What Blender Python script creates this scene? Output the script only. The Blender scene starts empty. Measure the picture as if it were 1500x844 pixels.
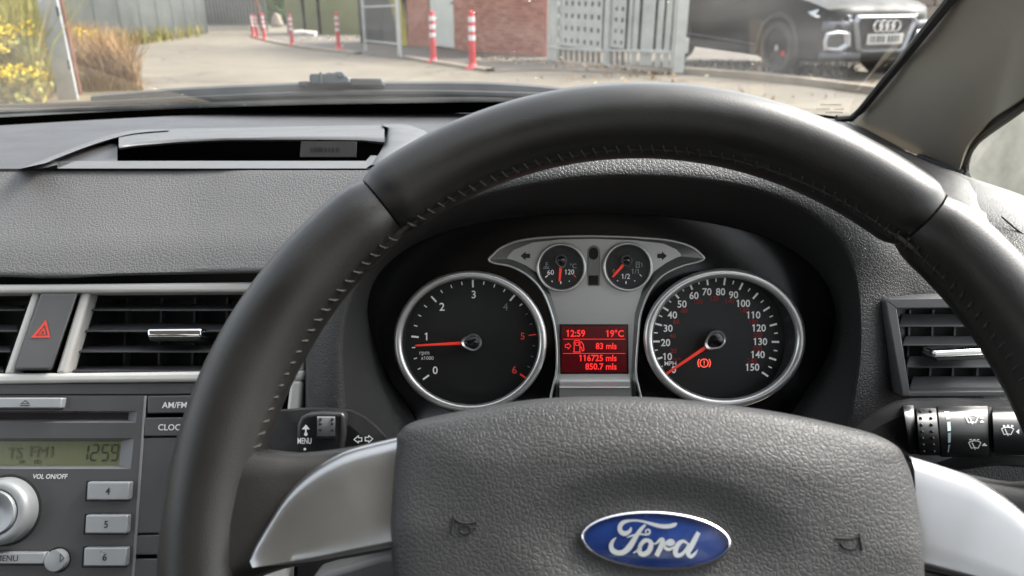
import bpy, bmesh, math, random
from mathutils import Vector, Matrix
random.seed(7)
R = math.radians
scene = bpy.context.scene
COL = scene.collection

# ------------------------------------------------------------------ camera
F = 1112.0                      # focal length in photo pixels (1500 wide)
TH = R(21.9)                    # camera looks down by this much
CAM = Vector((0, 0, 1.2))
FWD = Vector((0, math.cos(TH), -math.sin(TH)))
UP = Vector((0, math.sin(TH), math.cos(TH)))
RT = Vector((1, 0, 0))
cd = bpy.data.cameras.new('camera')
cam = bpy.data.objects.new('camera', cd)
COL.objects.link(cam)
cam.location = CAM
cam.rotation_euler = (R(90) - TH, 0, 0)
cd.sensor_width = 36.0
cd.lens = 36.0 * F / 1500.0
cd.clip_start = 0.01
cd.clip_end = 2000
cd.dof.use_dof = True
cd.dof.focus_distance = 0.44
cd.dof.aperture_fstop = 13
scene.camera = cam

# ------------------------------------------------------------------ world, sun, exposure
SUN_EL, SUN_AZ = R(44), R(66)          # azimuth measured from +Y towards +X
w = bpy.data.worlds.new('World'); scene.world = w; w.use_nodes = True
nt = w.node_tree; nt.nodes.clear()
sky = nt.nodes.new('ShaderNodeTexSky'); sky.sky_type = 'NISHITA'; sky.sun_disc = False
sky.sun_elevation = SUN_EL; sky.sun_rotation = SUN_AZ
sky.air_density = 1.0; sky.dust_density = 4.0; sky.ozone_density = 0.6
hs = nt.nodes.new('ShaderNodeHueSaturation'); hs.inputs['Saturation'].default_value = 0.30
bg = nt.nodes.new('ShaderNodeBackground'); bg.inputs['Strength'].default_value = 0.15
wo = nt.nodes.new('ShaderNodeOutputWorld')
nt.links.new(sky.outputs[0], hs.inputs['Color']); nt.links.new(hs.outputs[0], bg.inputs[0]); nt.links.new(bg.outputs[0], wo.inputs[0])
sd = bpy.data.lights.new('sun', 'SUN'); sd.energy = 1.35; sd.angle = R(20); sd.color = (1.0, 0.95, 0.87)
so = bpy.data.objects.new('sun', sd); COL.objects.link(so)
sdir = Vector((math.sin(SUN_AZ) * math.cos(SUN_EL), math.cos(SUN_AZ) * math.cos(SUN_EL), math.sin(SUN_EL)))
so.rotation_euler = sdir.to_track_quat('Z', 'Y').to_euler()
scene.view_settings.view_transform = 'Standard'
scene.view_settings.look = 'None'
scene.view_settings.gamma = 1.0
scene.view_settings.exposure = 2.25
scene.view_settings.use_curve_mapping = False
scene.cycles.use_denoising = True
scene.cycles.max_bounces = 10
scene.cycles.diffuse_bounces = 4
scene.cycles.transparent_max_bounces = 16
scene.cycles.caustics_reflective = False
scene.cycles.caustics_refractive = False

# ------------------------------------------------------------------ helpers: rays, planes
def ray(px, py):
    return FWD + RT * ((px - 750) / F) + UP * ((422 - py) / F)
def P(px, py, d):
    return CAM + ray(px, py) * d
SLOPE = 0.035
def gz(x, y):                            # height of the ground: it falls away beyond the gate
    t = max(0.0, y - 10.4)
    return -SLOPE * (t * t / (t + 0.8)) if t > 0 else 0.0
def G(px, py):
    r = ray(px, py)
    lo, hi = 0.5, 300.0
    for _ in range(60):
        m = (lo + hi) / 2
        p = CAM + r * m
        if p.z > gz(p.x, p.y): lo = m
        else: hi = m
    return CAM + r * lo
class Frame:
    def __init__(s, o, ex, ey):
        s.o = Vector(o); s.ex = Vector(ex).normalized()
        s.n = s.ex.cross(Vector(ey)).normalized(); s.ey = s.n.cross(s.ex).normalized()
    def px(s, px, py, h=0.0):
        r = ray(px, py)
        t = (s.o + s.n * h - CAM).dot(s.n) / r.dot(s.n)
        return CAM + r * t
    def loc(s, x, y, h=0.0):
        return s.o + s.ex * x + s.ey * y + s.n * h
    def uv(s, p):
        v = p - s.o
        return v.dot(s.ex), v.dot(s.ey)
def camframe(d):
    return Frame(CAM + FWD * d, RT, UP)

def cr(pts, n, closed=False):            # Catmull-Rom resample of tuples
    pts = [tuple(p) for p in pts]; m = len(pts); out = []
    segs = m if closed else m - 1
    for i in range(n):
        t = i / (n if closed else n - 1) * segs
        k = min(int(t), segs - 1); f = t - k
        if closed:
            a, b, c, d = (pts[(k + j - 1) % m] for j in range(4))
        else:
            a, b, c, d = (pts[min(max(k + j - 1, 0), m - 1)] for j in range(4))
        out.append(tuple(0.5 * (2 * q + (r - p) * f + (2 * p - 5 * q + 4 * r - s) * f * f + (3 * q - p - 3 * r + s) * f ** 3)
                         for p, q, r, s in zip(a, b, c, d)))
    return out

class MB:
    def __init__(s): s.v = []; s.f = []; s.c = None
    def add(s, v, f):
        o = len(s.v); s.v += [Vector(q) for q in v]; s.f += [tuple(i + o for i in q) for q in f]; return s
    def grid(s, rows, closed_u=False, closed_v=False, skip=None):
        nr = len(rows); nc = len(rows[0]); o = len(s.v)
        for r in rows: s.v += [Vector(q) for q in r]
        for i in range(nr if closed_v else nr - 1):
            for j in range(nc if closed_u else nc - 1):
                if skip and skip(i, j): continue
                a = o + i * nc + j; b = o + i * nc + (j + 1) % nc
                c = o + ((i + 1) % nr) * nc + (j + 1) % nc; d = o + ((i + 1) % nr) * nc + j
                s.f.append((a, b, c, d))
        return s
    def prism(s, pts, vec):              # front outline (world points), extruded along vec
        n = len(pts); vec = Vector(vec)
        return s.add(list(pts) + [Vector(p) + vec for p in pts],
                     [tuple(range(n))] + [tuple(range(2 * n - 1, n - 1, -1))] +
                     [(i, i + n, (i + 1) % n + n, (i + 1) % n) for i in range(n)])
    def box(s, c, hx, hy, hz):           # centre and three half-axis vectors
        c = Vector(c); hx, hy, hz = Vector(hx), Vector(hy), Vector(hz)
        v = [c + hx * a + hy * b + hz * d for d in (-1, 1) for b in (-1, 1) for a in (-1, 1)]
        return s.add(v, [(0, 2, 3, 1), (4, 5, 7, 6), (0, 1, 5, 4), (2, 6, 7, 3), (0, 4, 6, 2), (1, 3, 7, 5)])
    def abox(s, x0, x1, y0, y1, z0, z1):
        return s.box(((x0 + x1) / 2, (y0 + y1) / 2, (z0 + z1) / 2), ((x1 - x0) / 2, 0, 0), (0, (y1 - y0) / 2, 0), (0, 0, (z1 - z0) / 2))
    def tube(s, pts, rad, n=8, closed=False, up=None, cap=True):
        pts = [Vector(p) for p in pts]; m = len(pts); rows = []
        for i, p in enumerate(pts):
            if closed: t = pts[(i + 1) % m] - pts[i - 1]
            else: t = pts[min(i + 1, m - 1)] - pts[max(i - 1, 0)]
            t.normalize()
            u = Vector(up) if up is not None else (Vector((0, 0, 1)) if abs(t.z) < .9 else Vector((1, 0, 0)))
            a = t.cross(u).normalized(); b = a.cross(t).normalized()
            r = rad[i] if isinstance(rad, (list, tuple)) else rad
            rows.append([p + a * (r * math.cos(2 * math.pi * k / n)) + b * (r * math.sin(2 * math.pi * k / n)) for k in range(n)])
        o = len(s.v); s.grid(rows, closed_u=True, closed_v=closed)
        if cap and not closed:
            s.f.append(tuple(o + k for k in range(n))); s.f.append(tuple(o + (m - 1) * n + k for k in range(n - 1, -1, -1)))
        return s
    def ribbon(s, fr, pts, h):           # flat variable width stroke on a frame: (x, y, width) local metres
        L = []; Rr = []
        for i, (x, y, wd) in enumerate(pts):
            x0, y0, _ = pts[max(i - 1, 0)]; x1, y1, _ = pts[min(i + 1, len(pts) - 1)]
            dx, dy = x1 - x0, y1 - y0; l = math.hypot(dx, dy) or 1
            nx, ny = -dy / l, dx / l
            L.append(fr.loc(x + nx * wd / 2, y + ny * wd / 2, h)); Rr.append(fr.loc(x - nx * wd / 2, y - ny * wd / 2, h))
        return s.grid([L, Rr])
    def disc(s, c, ax, ay, n=40):
        c = Vector(c); v = [c + Vector(ax) * math.cos(2 * math.pi * k / n) + Vector(ay) * math.sin(2 * math.pi * k / n) for k in range(n)]
        return s.add(v, [tuple(range(n))])
    def build(s, name, m, parent=None, smooth=35, bevel=None, seg=2, fixn=True, kind=None):
        me = bpy.data.meshes.new(name)
        off = parent_loc(parent) if parent else Vector((0, 0, 0))
        me.from_pydata([v - off for v in s.v], [], s.f); me.update()
        if fixn:
            bm = bmesh.new(); bm.from_mesh(me); bmesh.ops.recalc_face_normals(bm, faces=bm.faces); bm.to_mesh(me); bm.free()
        if s.c:
            ca = me.color_attributes.new('tint', 'FLOAT_COLOR', 'POINT')
            for i, c in enumerate(s.c): ca.data[i].color = (*c, 1)
        if smooth:
            for p in me.polygons: p.use_smooth = True
            me.set_sharp_from_angle(angle=R(smooth))
        o = bpy.data.objects.new(name, me); COL.objects.link(o)
        if m: me.materials.append(m)
        if parent: o.parent = parent
        if bevel:
            md = o.modifiers.new('bevel', 'BEVEL'); md.width = bevel; md.segments = seg; md.limit_method = 'ANGLE'; md.angle_limit = R(40)
        if kind: o['kind'] = kind
        return o
def parent_loc(p):
    v = Vector((0, 0, 0))
    while p is not None:
        v = v + p.location; p = p.parent
    return v
def tag(o, label=None, cat=None, group=None, kind=None):
    if label: o['label'] = label
    if cat: o['category'] = cat
    if group: o['group'] = group
    if kind: o['kind'] = kind
    return o
def thing(name, loc, label, cat, group=None):
    o = bpy.data.objects.new(name, None); COL.objects.link(o); o.location = loc; o.empty_display_size = .05
    return tag(o, label, cat, group)
def copy_tree(o, parent=None):
    c = o.copy(); COL.objects.link(c); c.parent = parent
    for ch in [q for q in bpy.data.objects if q.parent is o]: copy_tree(ch, c)
    return c

# ------------------------------------------------------------------ materials
def mat(name, col, rough=.5, metal=0.0, spec=.5, grain=None, noise=None, dust=0, emis=None, coat=0, attr=False, nbump=None, aniso=0):
    m = bpy.data.materials.new(name); m.use_nodes = True
    t = m.node_tree; b = t.nodes['Principled BSDF']; L = t.links.new
    b.inputs['Base Color'].default_value = (*col, 1); b.inputs['Roughness'].default_value = rough
    b.inputs['Metallic'].default_value = metal; b.inputs['Specular IOR Level'].default_value = spec
    b.inputs['Coat Weight'].default_value = coat
    tc = t.nodes.new('ShaderNodeTexCoord')
    cs = None
    if attr:
        a = t.nodes.new('ShaderNodeAttribute'); a.attribute_name = 'tint'; cs = a.outputs['Color']
    if noise:                             # (scale, amount[, detail])
        n = t.nodes.new('ShaderNodeTexNoise'); n.inputs['Scale'].default_value = noise[0]; n.inputs['Detail'].default_value = 6
        n.inputs['Roughness'].default_value = .6
        L(tc.outputs['Object'], n.inputs['Vector'])
        mr = t.nodes.new('ShaderNodeMapRange'); mr.inputs['From Min'].default_value = .3; mr.inputs['From Max'].default_value = .7
        mr.inputs['To Min'].default_value = 1 - noise[1]; mr.inputs['To Max'].default_value = 1 + noise[1]
        L(n.outputs['Fac'], mr.inputs['Value'])
        mx = t.nodes.new('ShaderNodeMix'); mx.data_type = 'RGBA'; mx.blend_type = 'MULTIPLY'; mx.inputs['Factor'].default_value = 1
        if cs: L(cs, mx.inputs['A'])
        else: mx.inputs['A'].default_value = (*col, 1)
        L(mr.outputs[0], mx.inputs['B']); cs = mx.outputs['Result']
        mr2 = t.nodes.new('ShaderNodeMapRange'); mr2.inputs['From Min'].default_value = .3; mr2.inputs['From Max'].default_value = .7
        mr2.inputs['To Min'].default_value = max(.02, rough - .1); mr2.inputs['To Max'].default_value = min(1, rough + .1)
        L(n.outputs['Fac'], mr2.inputs['Value']); L(mr2.outputs[0], b.inputs['Roughness'])
    if dust:
        v = t.nodes.new('ShaderNodeTexVoronoi'); v.inputs['Scale'].default_value = 330; L(tc.outputs['Object'], v.inputs['Vector'])
        sx = t.nodes.new('ShaderNodeSeparateColor'); L(v.outputs['Color'], sx.inputs[0])
        mm = t.nodes.new('ShaderNodeMath'); mm.operation = 'MULTIPLY'; mm.inputs[1].default_value = .17 * dust
        L(sx.outputs[0], mm.inputs[0])
        p3 = t.nodes.new('ShaderNodeMath'); p3.operation = 'POWER'; L(mm.outputs[0], p3.inputs[0]); p3.inputs[1].default_value = 1.6
        lt = t.nodes.new('ShaderNodeMath'); lt.operation = 'LESS_THAN'; L(v.outputs['Distance'], lt.inputs[0]); L(p3.outputs[0], lt.inputs[1])
        mx = t.nodes.new('ShaderNodeMix'); mx.data_type = 'RGBA'
        ml = t.nodes.new('ShaderNodeMath'); ml.operation = 'MULTIPLY'; ml.inputs[1].default_value = .55; L(lt.outputs[0], ml.inputs[0])
        L(ml.outputs[0], mx.inputs['Factor'])
        if cs: L(cs, mx.inputs['A'])
        else: mx.inputs['A'].default_value = (*col, 1)
        mx.inputs['B'].default_value = (.42, .41, .39, 1); cs = mx.outputs['Result']
    if cs: L(cs, b.inputs['Base Color'])
    if grain:                             # (cells per metre, strength)
        n = t.nodes.new('ShaderNodeTexNoise'); n.inputs['Scale'].default_value = grain[0] * .6; n.inputs['Detail'].default_value = 1
        L(tc.outputs['Object'], n.inputs['Vector'])
        va = t.nodes.new('ShaderNodeVectorMath'); va.operation = 'MULTIPLY_ADD'
        va.inputs[1].default_value = (.6 / grain[0],) * 3
        L(n.outputs['Color'], va.inputs[0]); L(tc.outputs['Object'], va.inputs[2])
        v = t.nodes.new('ShaderNodeTexVoronoi'); v.feature = 'DISTANCE_TO_EDGE'; v.inputs['Scale'].default_value = grain[0]
        L(va.outputs[0], v.inputs['Vector'])
        mr = t.nodes.new('ShaderNodeMapRange'); mr.interpolation_type = 'SMOOTHERSTEP'; mr.inputs['From Max'].default_value = grain[2] if len(grain) > 2 else .26
        L(v.outputs['Distance'], mr.inputs['Value'])
        bp = t.nodes.new('ShaderNodeBump'); bp.inputs['Strength'].default_value = grain[1]; bp.inputs['Distance'].default_value = .18 / grain[0]
        L(mr.outputs[0], bp.inputs['Height']); L(bp.outputs[0], b.inputs['Normal'])
    if nbump:
        n = t.nodes.new('ShaderNodeTexNoise'); n.inputs['Scale'].default_value = nbump[0]; n.inputs['Detail'].default_value = 5
        L(tc.outputs['Object'], n.inputs['Vector'])
        bp = t.nodes.new('ShaderNodeBump'); bp.inputs['Strength'].default_value = nbump[1]; bp.inputs['Distance'].default_value = .5 / nbump[0]
        L(n.outputs['Fac'], bp.inputs['Height']); L(bp.outputs[0], b.inputs['Normal'])
    if emis:
        b.inputs['Emission Color'].default_value = (*emis[0], 1); b.inputs['Emission Strength'].default_value = emis[1]
    return m
def glass(name, tint=(1, 1, 1), dirt=0.0, refl=1.0):
    m = bpy.data.materials.new(name); m.use_nodes = True
    t = m.node_tree; t.nodes.clear(); L = t.links.new
    out = t.nodes.new('ShaderNodeOutputMaterial'); tr = t.nodes.new('ShaderNodeBsdfTransparent'); tr.inputs[0].default_value = (*tint, 1)
    gl = t.nodes.new('ShaderNodeBsdfGlossy'); gl.inputs['Roughness'].default_value = .0
    fr = t.nodes.new('ShaderNodeFresnel'); fr.inputs[0].default_value = 1.45
    ml = t.nodes.new('ShaderNodeMath'); ml.operation = 'MULTIPLY'; ml.inputs[1].default_value = refl; L(fr.outputs[0], ml.inputs[0])
    mx = t.nodes.new('ShaderNodeMixShader'); L(ml.outputs[0], mx.inputs[0]); L(tr.outputs[0], mx.inputs[1]); L(gl.outputs[0], mx.inputs[2])
    res = mx.outputs[0]
    if dirt:
        tc = t.nodes.new('ShaderNodeTexCoord')
        v = t.nodes.new('ShaderNodeTexVoronoi'); v.inputs['Scale'].default_value = 95; L(tc.outputs['Object'], v.inputs['Vector'])
        sc = t.nodes.new('ShaderNodeSeparateColor'); L(v.outputs['Color'], sc.inputs[0])
        pw = t.nodes.new('ShaderNodeMath'); pw.operation = 'POWER'; pw.inputs[1].default_value = 5; L(sc.outputs[0], pw.inputs[0])
        m1 = t.nodes.new('ShaderNodeMath'); m1.operation = 'MULTIPLY'; m1.inputs[1].default_value = .13; L(pw.outputs[0], m1.inputs[0])
        lt = t.nodes.new('ShaderNodeMath'); lt.operation = 'LESS_THAN'; L(v.outputs['Distance'], lt.inputs[0]); L(m1.outputs[0], lt.inputs[1])
        n = t.nodes.new('ShaderNodeTexNoise'); n.inputs['Scale'].default_value = 9; n.inputs['Detail'].default_value = 5; L(tc.outputs['Object'], n.inputs['Vector'])
        mr = t.nodes.new('ShaderNodeMapRange'); mr.inputs['From Min'].default_value = .35; mr.inputs['From Max'].default_value = .8
        mr.inputs['To Min'].default_value = .0; mr.inputs['To Max'].default_value = .04 * dirt; L(n.outputs['Fac'], mr.inputs['Value'])
        m2 = t.nodes.new('ShaderNodeMath'); m2.operation = 'MULTIPLY_ADD'; m2.inputs[1].default_value = .28 * dirt; L(lt.outputs[0], m2.inputs[0]); L(mr.outputs[0], m2.inputs[2])
        df = t.nodes.new('ShaderNodeBsdfTranslucent'); df.inputs[0].default_value = (.72, .70, .66, 1)
        m3 = t.nodes.new('ShaderNodeMixShader'); L(m2.outputs[0], m3.inputs[0]); L(res, m3.inputs[1]); L(df.outputs[0], m3.inputs[2]); res = m3.outputs[0]
    L(res, out.inputs[0])
    return m

M = {}
M['pad'] = mat('dash_pad', (.082, .080, .080), .5, spec=.5, grain=(480, .5, .24), noise=(7, .13), dust=.3)
M['hood'] = mat('hood_pad', (.05, .049, .049), .52, grain=(500, .6, .24), noise=(14, .08), dust=.3)
M['lining'] = mat('hood_lining_shaded', (.028, .028, .028), .62, grain=(700, .6, .2))  # hood pad colour darkened to stand for shade under the hood
M['deck'] = mat('deck_plastic', (.026, .025, .027), .50, grain=(1500, .25), noise=(9, .08), dust=.3)
M['binframe'] = mat('bin_plastic', (.06, .06, .062), .5, noise=(20, .06), dust=.3)
M['black'] = mat('black_plastic', (.012, .012, .013), .42, noise=(30, .1), dust=.25)
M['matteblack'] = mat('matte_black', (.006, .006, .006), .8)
M['gloss'] = mat('gloss_black', (.006, .006, .0065), .16)
M['stalk'] = mat('stalk_plastic', (.014, .014, .015), .36, noise=(60, .1), dust=.55)
M['leather'] = mat('rim_leather', (.007, .0064, .0058), .39, spec=.5, grain=(1000, .12, .3), noise=(22, .15))
M['leather_side'] = mat('rim_leather_worn', (.009, .0083, .0075), .42, spec=.5, grain=(900, .13, .3), noise=(18, .25))
M['airbag'] = mat('airbag_vinyl', (.039, .039, .0395), .52, spec=.45, grain=(540, .42, .22), noise=(14, .12), dust=.12)
M['stitch'] = mat('thread', (.013, .012, .011), .7)
M['alu'] = mat('brushed_aluminium', (.43, .435, .44), .32, metal=.95, noise=(6, .03))
M['chrome'] = mat('chrome', (.85, .85, .86), .1, metal=1)
M['silver'] = mat('silver_paint', (.52, .51, .485), .42, metal=.15, noise=(40, .03))
M['silver2'] = mat('cluster_silver', (.50, .50, .49), .36, metal=.6, nbump=(2500, .05))
M['silver3'] = mat('cluster_silver_edge', (.62, .62, .61), .28, metal=.8)
M['olive'] = mat('cluster_chamfer', (.20, .205, .20), .33, metal=.6)
M['face'] = mat('dial_black', (.010, .0105, .011), .45)
M['sleeve'] = mat('dial_sleeve', (.03, .03, .032), .3)
M['white'] = mat('print_white', (.78, .78, .78), .6, emis=((1, 1, 1), .03))
M['grey'] = mat('print_grey', (.34, .34, .34), .6)
M['redprint'] = mat('print_red', (.62, .05, .04), .6, emis=((1, .05, .03), .05))
M['dimred'] = mat('print_dim_red', (.38, .03, .03), .6)
M['needle'] = mat('needle_red', (.75, .04, .03), .4, emis=((1, .06, .03), .06))
M['lamp'] = mat('warning_lamp', (.5, .05, .03), .4, emis=((1, .10, .06), .3))
M['lcd'] = mat('lcd_red', (.02, .001, .002), .25, emis=((.42, .0, .012), .022))
M['lcdtext'] = mat('lcd_red_text', (.3, .01, .01), .4, emis=((1, .035, .03), .22))
M['lcdg'] = mat('radio_lcd', (.10, .107, .055), .22, emis=((.42, .45, .18), .012))
M['lcdgt'] = mat('radio_lcd_text', (.012, .018, .012), .5)
M['lcdgh'] = mat('radio_lcd_ghost', (.085, .09, .045), .5)
M['radio'] = mat('radio_panel', (.05, .05, .052), .42, noise=(40, .06), dust=.8)
M['radio2'] = mat('radio_recess', (.16, .16, .17), .4, noise=(40, .06))
M['btn'] = mat('radio_button', (.27, .28, .29), .36, metal=.3, noise=(80, .05), dust=.25)
M['print_blk'] = mat('print_black', (.01, .01, .01), .6)
M['print_lt'] = mat('print_light', (.62, .62, .62), .6)
M['slot'] = mat('cd_slot', (.012, .006, .006), .8)
M['slat'] = mat('vent_slat', (.05, .051, .054), .42, noise=(60, .12), dust=.7)
M['rslat'] = mat('vent_slat_side', (.055, .056, .058), .45, noise=(60, .12), dust=.6)
M['vframe'] = mat('vent_frame', (.095, .096, .098), .45, noise=(60, .05))
M['hazred'] = mat('hazard_red', (.62, .055, .035), .45)
M['blue'] = mat('badge_blue', (.008, .028, .135), .2, coat=.3, noise=(90, .1))
M['badgetext'] = mat('badge_silver', (.62, .66, .68), .25, metal=.6)
M['pillar'] = mat('pillar_trim', (.29, .262, .215), .8, nbump=(900, .06), noise=(15, .04))
M['headliner'] = mat('headliner_cloth', (.58, .56, .52), .95, nbump=(600, .1))
M['seal'] = mat('rubber_seal', (.008, .008, .008), .6)
M['frit'] = mat('frit_black', (.004, .004, .004), 1.0, spec=.0)
M['label'] = mat('paper_label', (.045, .042, .038), .7)
M['screen'] = glass('windscreen_glass', (.93, .95, .94), 1.0)
M['qglass'] = glass('quarter_glass', (.93, .94, .92), .0, .35)
M['dglass'] = glass('door_glass', (.88, .90, .88), .0, .6)
M['wiper'] = mat('wiper_rubber', (.022, .025, .027), .6, noise=(25, .15))
M['nozzle'] = mat('wiper_clip', (.03, .042, .052), .5, noise=(40, .1))
M['scuttle'] = mat('scuttle_plastic', (.035, .042, .038), .6, noise=(22, .4))

# ------------------------------------------------------------------ text, made in one go at the end
TEXTS = []
def T(fr, px, py, s, cap, m, parent, name='numeral', h=0.0, bold=0.0, sx=1.0, align='CENTER', shear=0.0, rot=0.0):
    TEXTS.append((fr, px, py, s, cap, m, parent, name, h, bold, sx, align, shear, rot))
def add_flags(me, s, k, bold):           # gives the built-in font's bare figure 1 its flag
    bm = bmesh.new(); bm.from_mesh(me); seen_ = set(); comps = []
    for v in bm.verts:
        if v in seen_: continue
        st = [v]; seen_.add(v); cc = []
        while st:
            q = st.pop(); cc.append(q)
            for e in q.link_edges:
                o_ = e.other_vert(q)
                if o_ not in seen_: seen_.add(o_); st.append(o_)
        xs_c = [q.co.x for q in cc]; ys_c = [q.co.y for q in cc]
        wd, hh = max(xs_c) - min(xs_c), max(ys_c) - min(ys_c)
        if hh > .45 and wd / hh < .3: comps.append((min(xs_c), max(xs_c), max(ys_c), hh))
    comps.sort(); chars = [ch for ch in s if ch in '1lI|']
    for ch, (x0, x1, yt, hh) in zip(chars, comps):
        if ch != '1': continue
        t_ = .13 * hh
        vs = [bm.verts.new(q) for q in ((x1, yt, 0), (x0 + .02, yt, 0), (x0 - .17 * hh, yt - .15 * hh, 0), (x0 - .17 * hh, yt - .15 * hh - t_, 0), (x1, yt - t_ * 1.1, 0))]
        bm.faces.new(vs)
    bm.to_mesh(me); bm.free()
def flush_texts():
    made = []
    for it in TEXTS:
        fr, px, py, s, cap, m, parent, name, h, bold, sx, align, shear, rot = it
        cu = bpy.data.curves.new('t', 'FONT'); cu.body = s; cu.align_x = align; cu.align_y = 'CENTER'
        cu.offset = bold; cu.shear = shear; cu.resolution_u = 3; cu.size = 1.0
        o = bpy.data.objects.new('t', cu); COL.objects.link(o); made.append((o, cu))
    bpy.context.view_layer.update()
    dg = bpy.context.evaluated_depsgraph_get()
    for it, (o, cu) in zip(TEXTS, made):
        fr, px, py, s, cap, m, parent, name, h, bold, sx, align, shear, rot = it
        me = bpy.data.meshes.new_from_object(o.evaluated_get(dg)); me.name = name
        c = fr.px(px, py, h); d = (c - CAM).dot(FWD)
        k = cap * d / F / 0.70
        ys = [v.co.y for v in me.vertices]
        yc = (min(ys) + max(ys)) / 2 if ys else 0
        off = parent_loc(parent)
        ca, sa = math.cos(rot), math.sin(rot)
        if '1' in s:
            add_flags(me, s, k, bold)
        for v in me.vertices:
            x = v.co.x * k * sx; y = (v.co.y - yc) * k
            v.co = c + fr.ex * (x * ca - y * sa) + fr.ey * (x * sa + y * ca) - off
        me.materials.clear(); me.materials.append(m)
        ob = bpy.data.objects.new(name, me); COL.objects.link(ob); ob.parent = parent
        bpy.data.objects.remove(o); bpy.data.curves.remove(cu)

exec_order = []

# ================================================================== OUTSIDE
M['asphalt'] = mat('pale_asphalt', (.15, .127, .094), .9, noise=(1.3, .16), nbump=(60, .25))
M['pave'] = mat('worn_pavement', (.105, .09, .073), .9, noise=(2.2, .28), nbump=(40, .3))
M['soil'] = mat('dry_soil', (.13, .10, .06), .95, noise=(3, .3), nbump=(30, .4))
M['kerb'] = mat('kerb_concrete', (.24, .20, .15), .9, noise=(3, .2), nbump=(40, .2))
M['leaf'] = mat('leaf_tint', (.1, .1, .05), .75, attr=True)
M['boll'] = mat('bollard_red', (.52, .06, .07), .45, noise=(5, .08))
M['bollw'] = mat('bollard_white', (.6, .58, .57), .45, noise=(8, .08))
M['galv'] = mat('galvanised_steel', (.46, .47, .445), .5, metal=.35, noise=(6, .14))
M['postgrey'] = mat('post_grey', (.33, .345, .345), .55, noise=(6, .18))
M['galvd'] = mat('weathered_steel', (.12, .125, .118), .6, metal=.2, noise=(5, .2))
M['sheet'] = mat('grey_sheet', (.075, .083, .078), .6, noise=(1.5, .2))
M['backdrop_wall'] = mat('backdrop_cladding', (.02, .023, .022), .7, noise=(.5, .15))  # dark colour of the two added backdrops
M['rust'] = mat('rusty_steel', (.12, .045, .027), .8, noise=(8, .3))
M['green'] = mat('container_green', (.24, .245, .13), .55, noise=(1.8, .1))
M['dark'] = mat('dark_gap', (.014, .016, .016), .7)
M['yellow'] = mat('yellow_board', (.42, .34, .02), .55, noise=(5, .1))
M['door'] = mat('white_door', (.6, .61, .55), .5, noise=(3, .06))
M['mortar'] = mat('mortar', (.38, .31, .25), .95, noise=(10, .15))
M['pink'] = mat('pink_notice', (.45, .1, .12), .6)
M['rag'] = mat('white_plastic_litter', (.42, .40, .37), .7)
M['stone'] = mat('pale_boulder', (.24, .2, .165), .9, noise=(9, .2), nbump=(15, .4))
M['render'] = mat('pale_render_wall', (.52, .50, .42), .9, noise=(3.2, .3), nbump=(25, .3))
m = mat('brick_red', (.36, .13, .085), .9, nbump=(60, .3)); M['brick'] = m
t = m.node_tree; oi = t.nodes.new('ShaderNodeObjectInfo'); rp = t.nodes.new('ShaderNodeValToRGB')
rp.color_ramp.elements[0].color = (.32, .12, .085, 1); rp.color_ramp.elements[1].color = (.48, .22, .15, 1)
t.links.new(oi.outputs['Random'], rp.inputs[0]); t.links.new(rp.outputs[0], t.nodes['Principled BSDF'].inputs['Base Color'])
M['brick2'] = mat('brick_red_far', (.40, .165, .115), .9, noise=(7, .3), nbump=(60, .3))

def stains(m, dark, sc):
    t = m.node_tree; b = t.nodes['Principled BSDF']; L = t.links.new; lk = b.inputs['Base Color'].links[0]; src = lk.from_socket
    tc = t.nodes.new('ShaderNodeTexCoord')
    for scale, lo_, hi_, amt in sc:
        n = t.nodes.new('ShaderNodeTexNoise'); n.inputs['Scale'].default_value = scale; n.inputs['Detail'].default_value = 8; n.inputs['Roughness'].default_value = .65
        L(tc.outputs['Object'], n.inputs['Vector'])
        mr = t.nodes.new('ShaderNodeMapRange'); mr.inputs['From Min'].default_value = lo_; mr.inputs['From Max'].default_value = hi_; mr.inputs['To Max'].default_value = amt
        L(n.outputs['Fac'], mr.inputs['Value'])
        mx = t.nodes.new('ShaderNodeMix'); mx.data_type = 'RGBA'; L(mr.outputs[0], mx.inputs['Factor']); L(src, mx.inputs['A']); mx.inputs['B'].default_value = (*dark, 1); src = mx.outputs['Result']
    v = t.nodes.new('ShaderNodeTexVoronoi'); v.feature = 'DISTANCE_TO_EDGE'; v.inputs['Scale'].default_value = .35
    nn = t.nodes.new('ShaderNodeTexNoise'); nn.inputs['Scale'].default_value = 1.5; nn.inputs['Detail'].default_value = 6; L(tc.outputs['Object'], nn.inputs['Vector'])
    va = t.nodes.new('ShaderNodeVectorMath'); va.operation = 'MULTIPLY_ADD'; va.inputs[1].default_value = (.9,) * 3; L(nn.outputs['Color'], va.inputs[0]); L(tc.outputs['Object'], va.inputs[2]); L(va.outputs[0], v.inputs['Vector'])
    lt = t.nodes.new('ShaderNodeMath'); lt.operation = 'LESS_THAN'; lt.inputs[1].default_value = .007; L(v.outputs['Distance'], lt.inputs[0])
    ml = t.nodes.new('ShaderNodeMath'); ml.operation = 'MULTIPLY'; ml.inputs[1].default_value = .6; L(lt.outputs[0], ml.inputs[0])
    mx = t.nodes.new('ShaderNodeMix'); mx.data_type = 'RGBA'; L(ml.outputs[0], mx.inputs['Factor']); L(src, mx.inputs['A']); mx.inputs['B'].default_value = (*[q * .5 for q in dark], 1)
    L(mx.outputs['Result'], b.inputs['Base Color'])
stains(M['asphalt'], (.06, .055, .048), [(.35, .5, .7, .45), (1.7, .55, .75, .5), (.12, .5, .62, .25)])
stains(M['pave'], (.05, .045, .035), [(.6, .5, .7, .45), (2.5, .55, .75, .5)])

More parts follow.
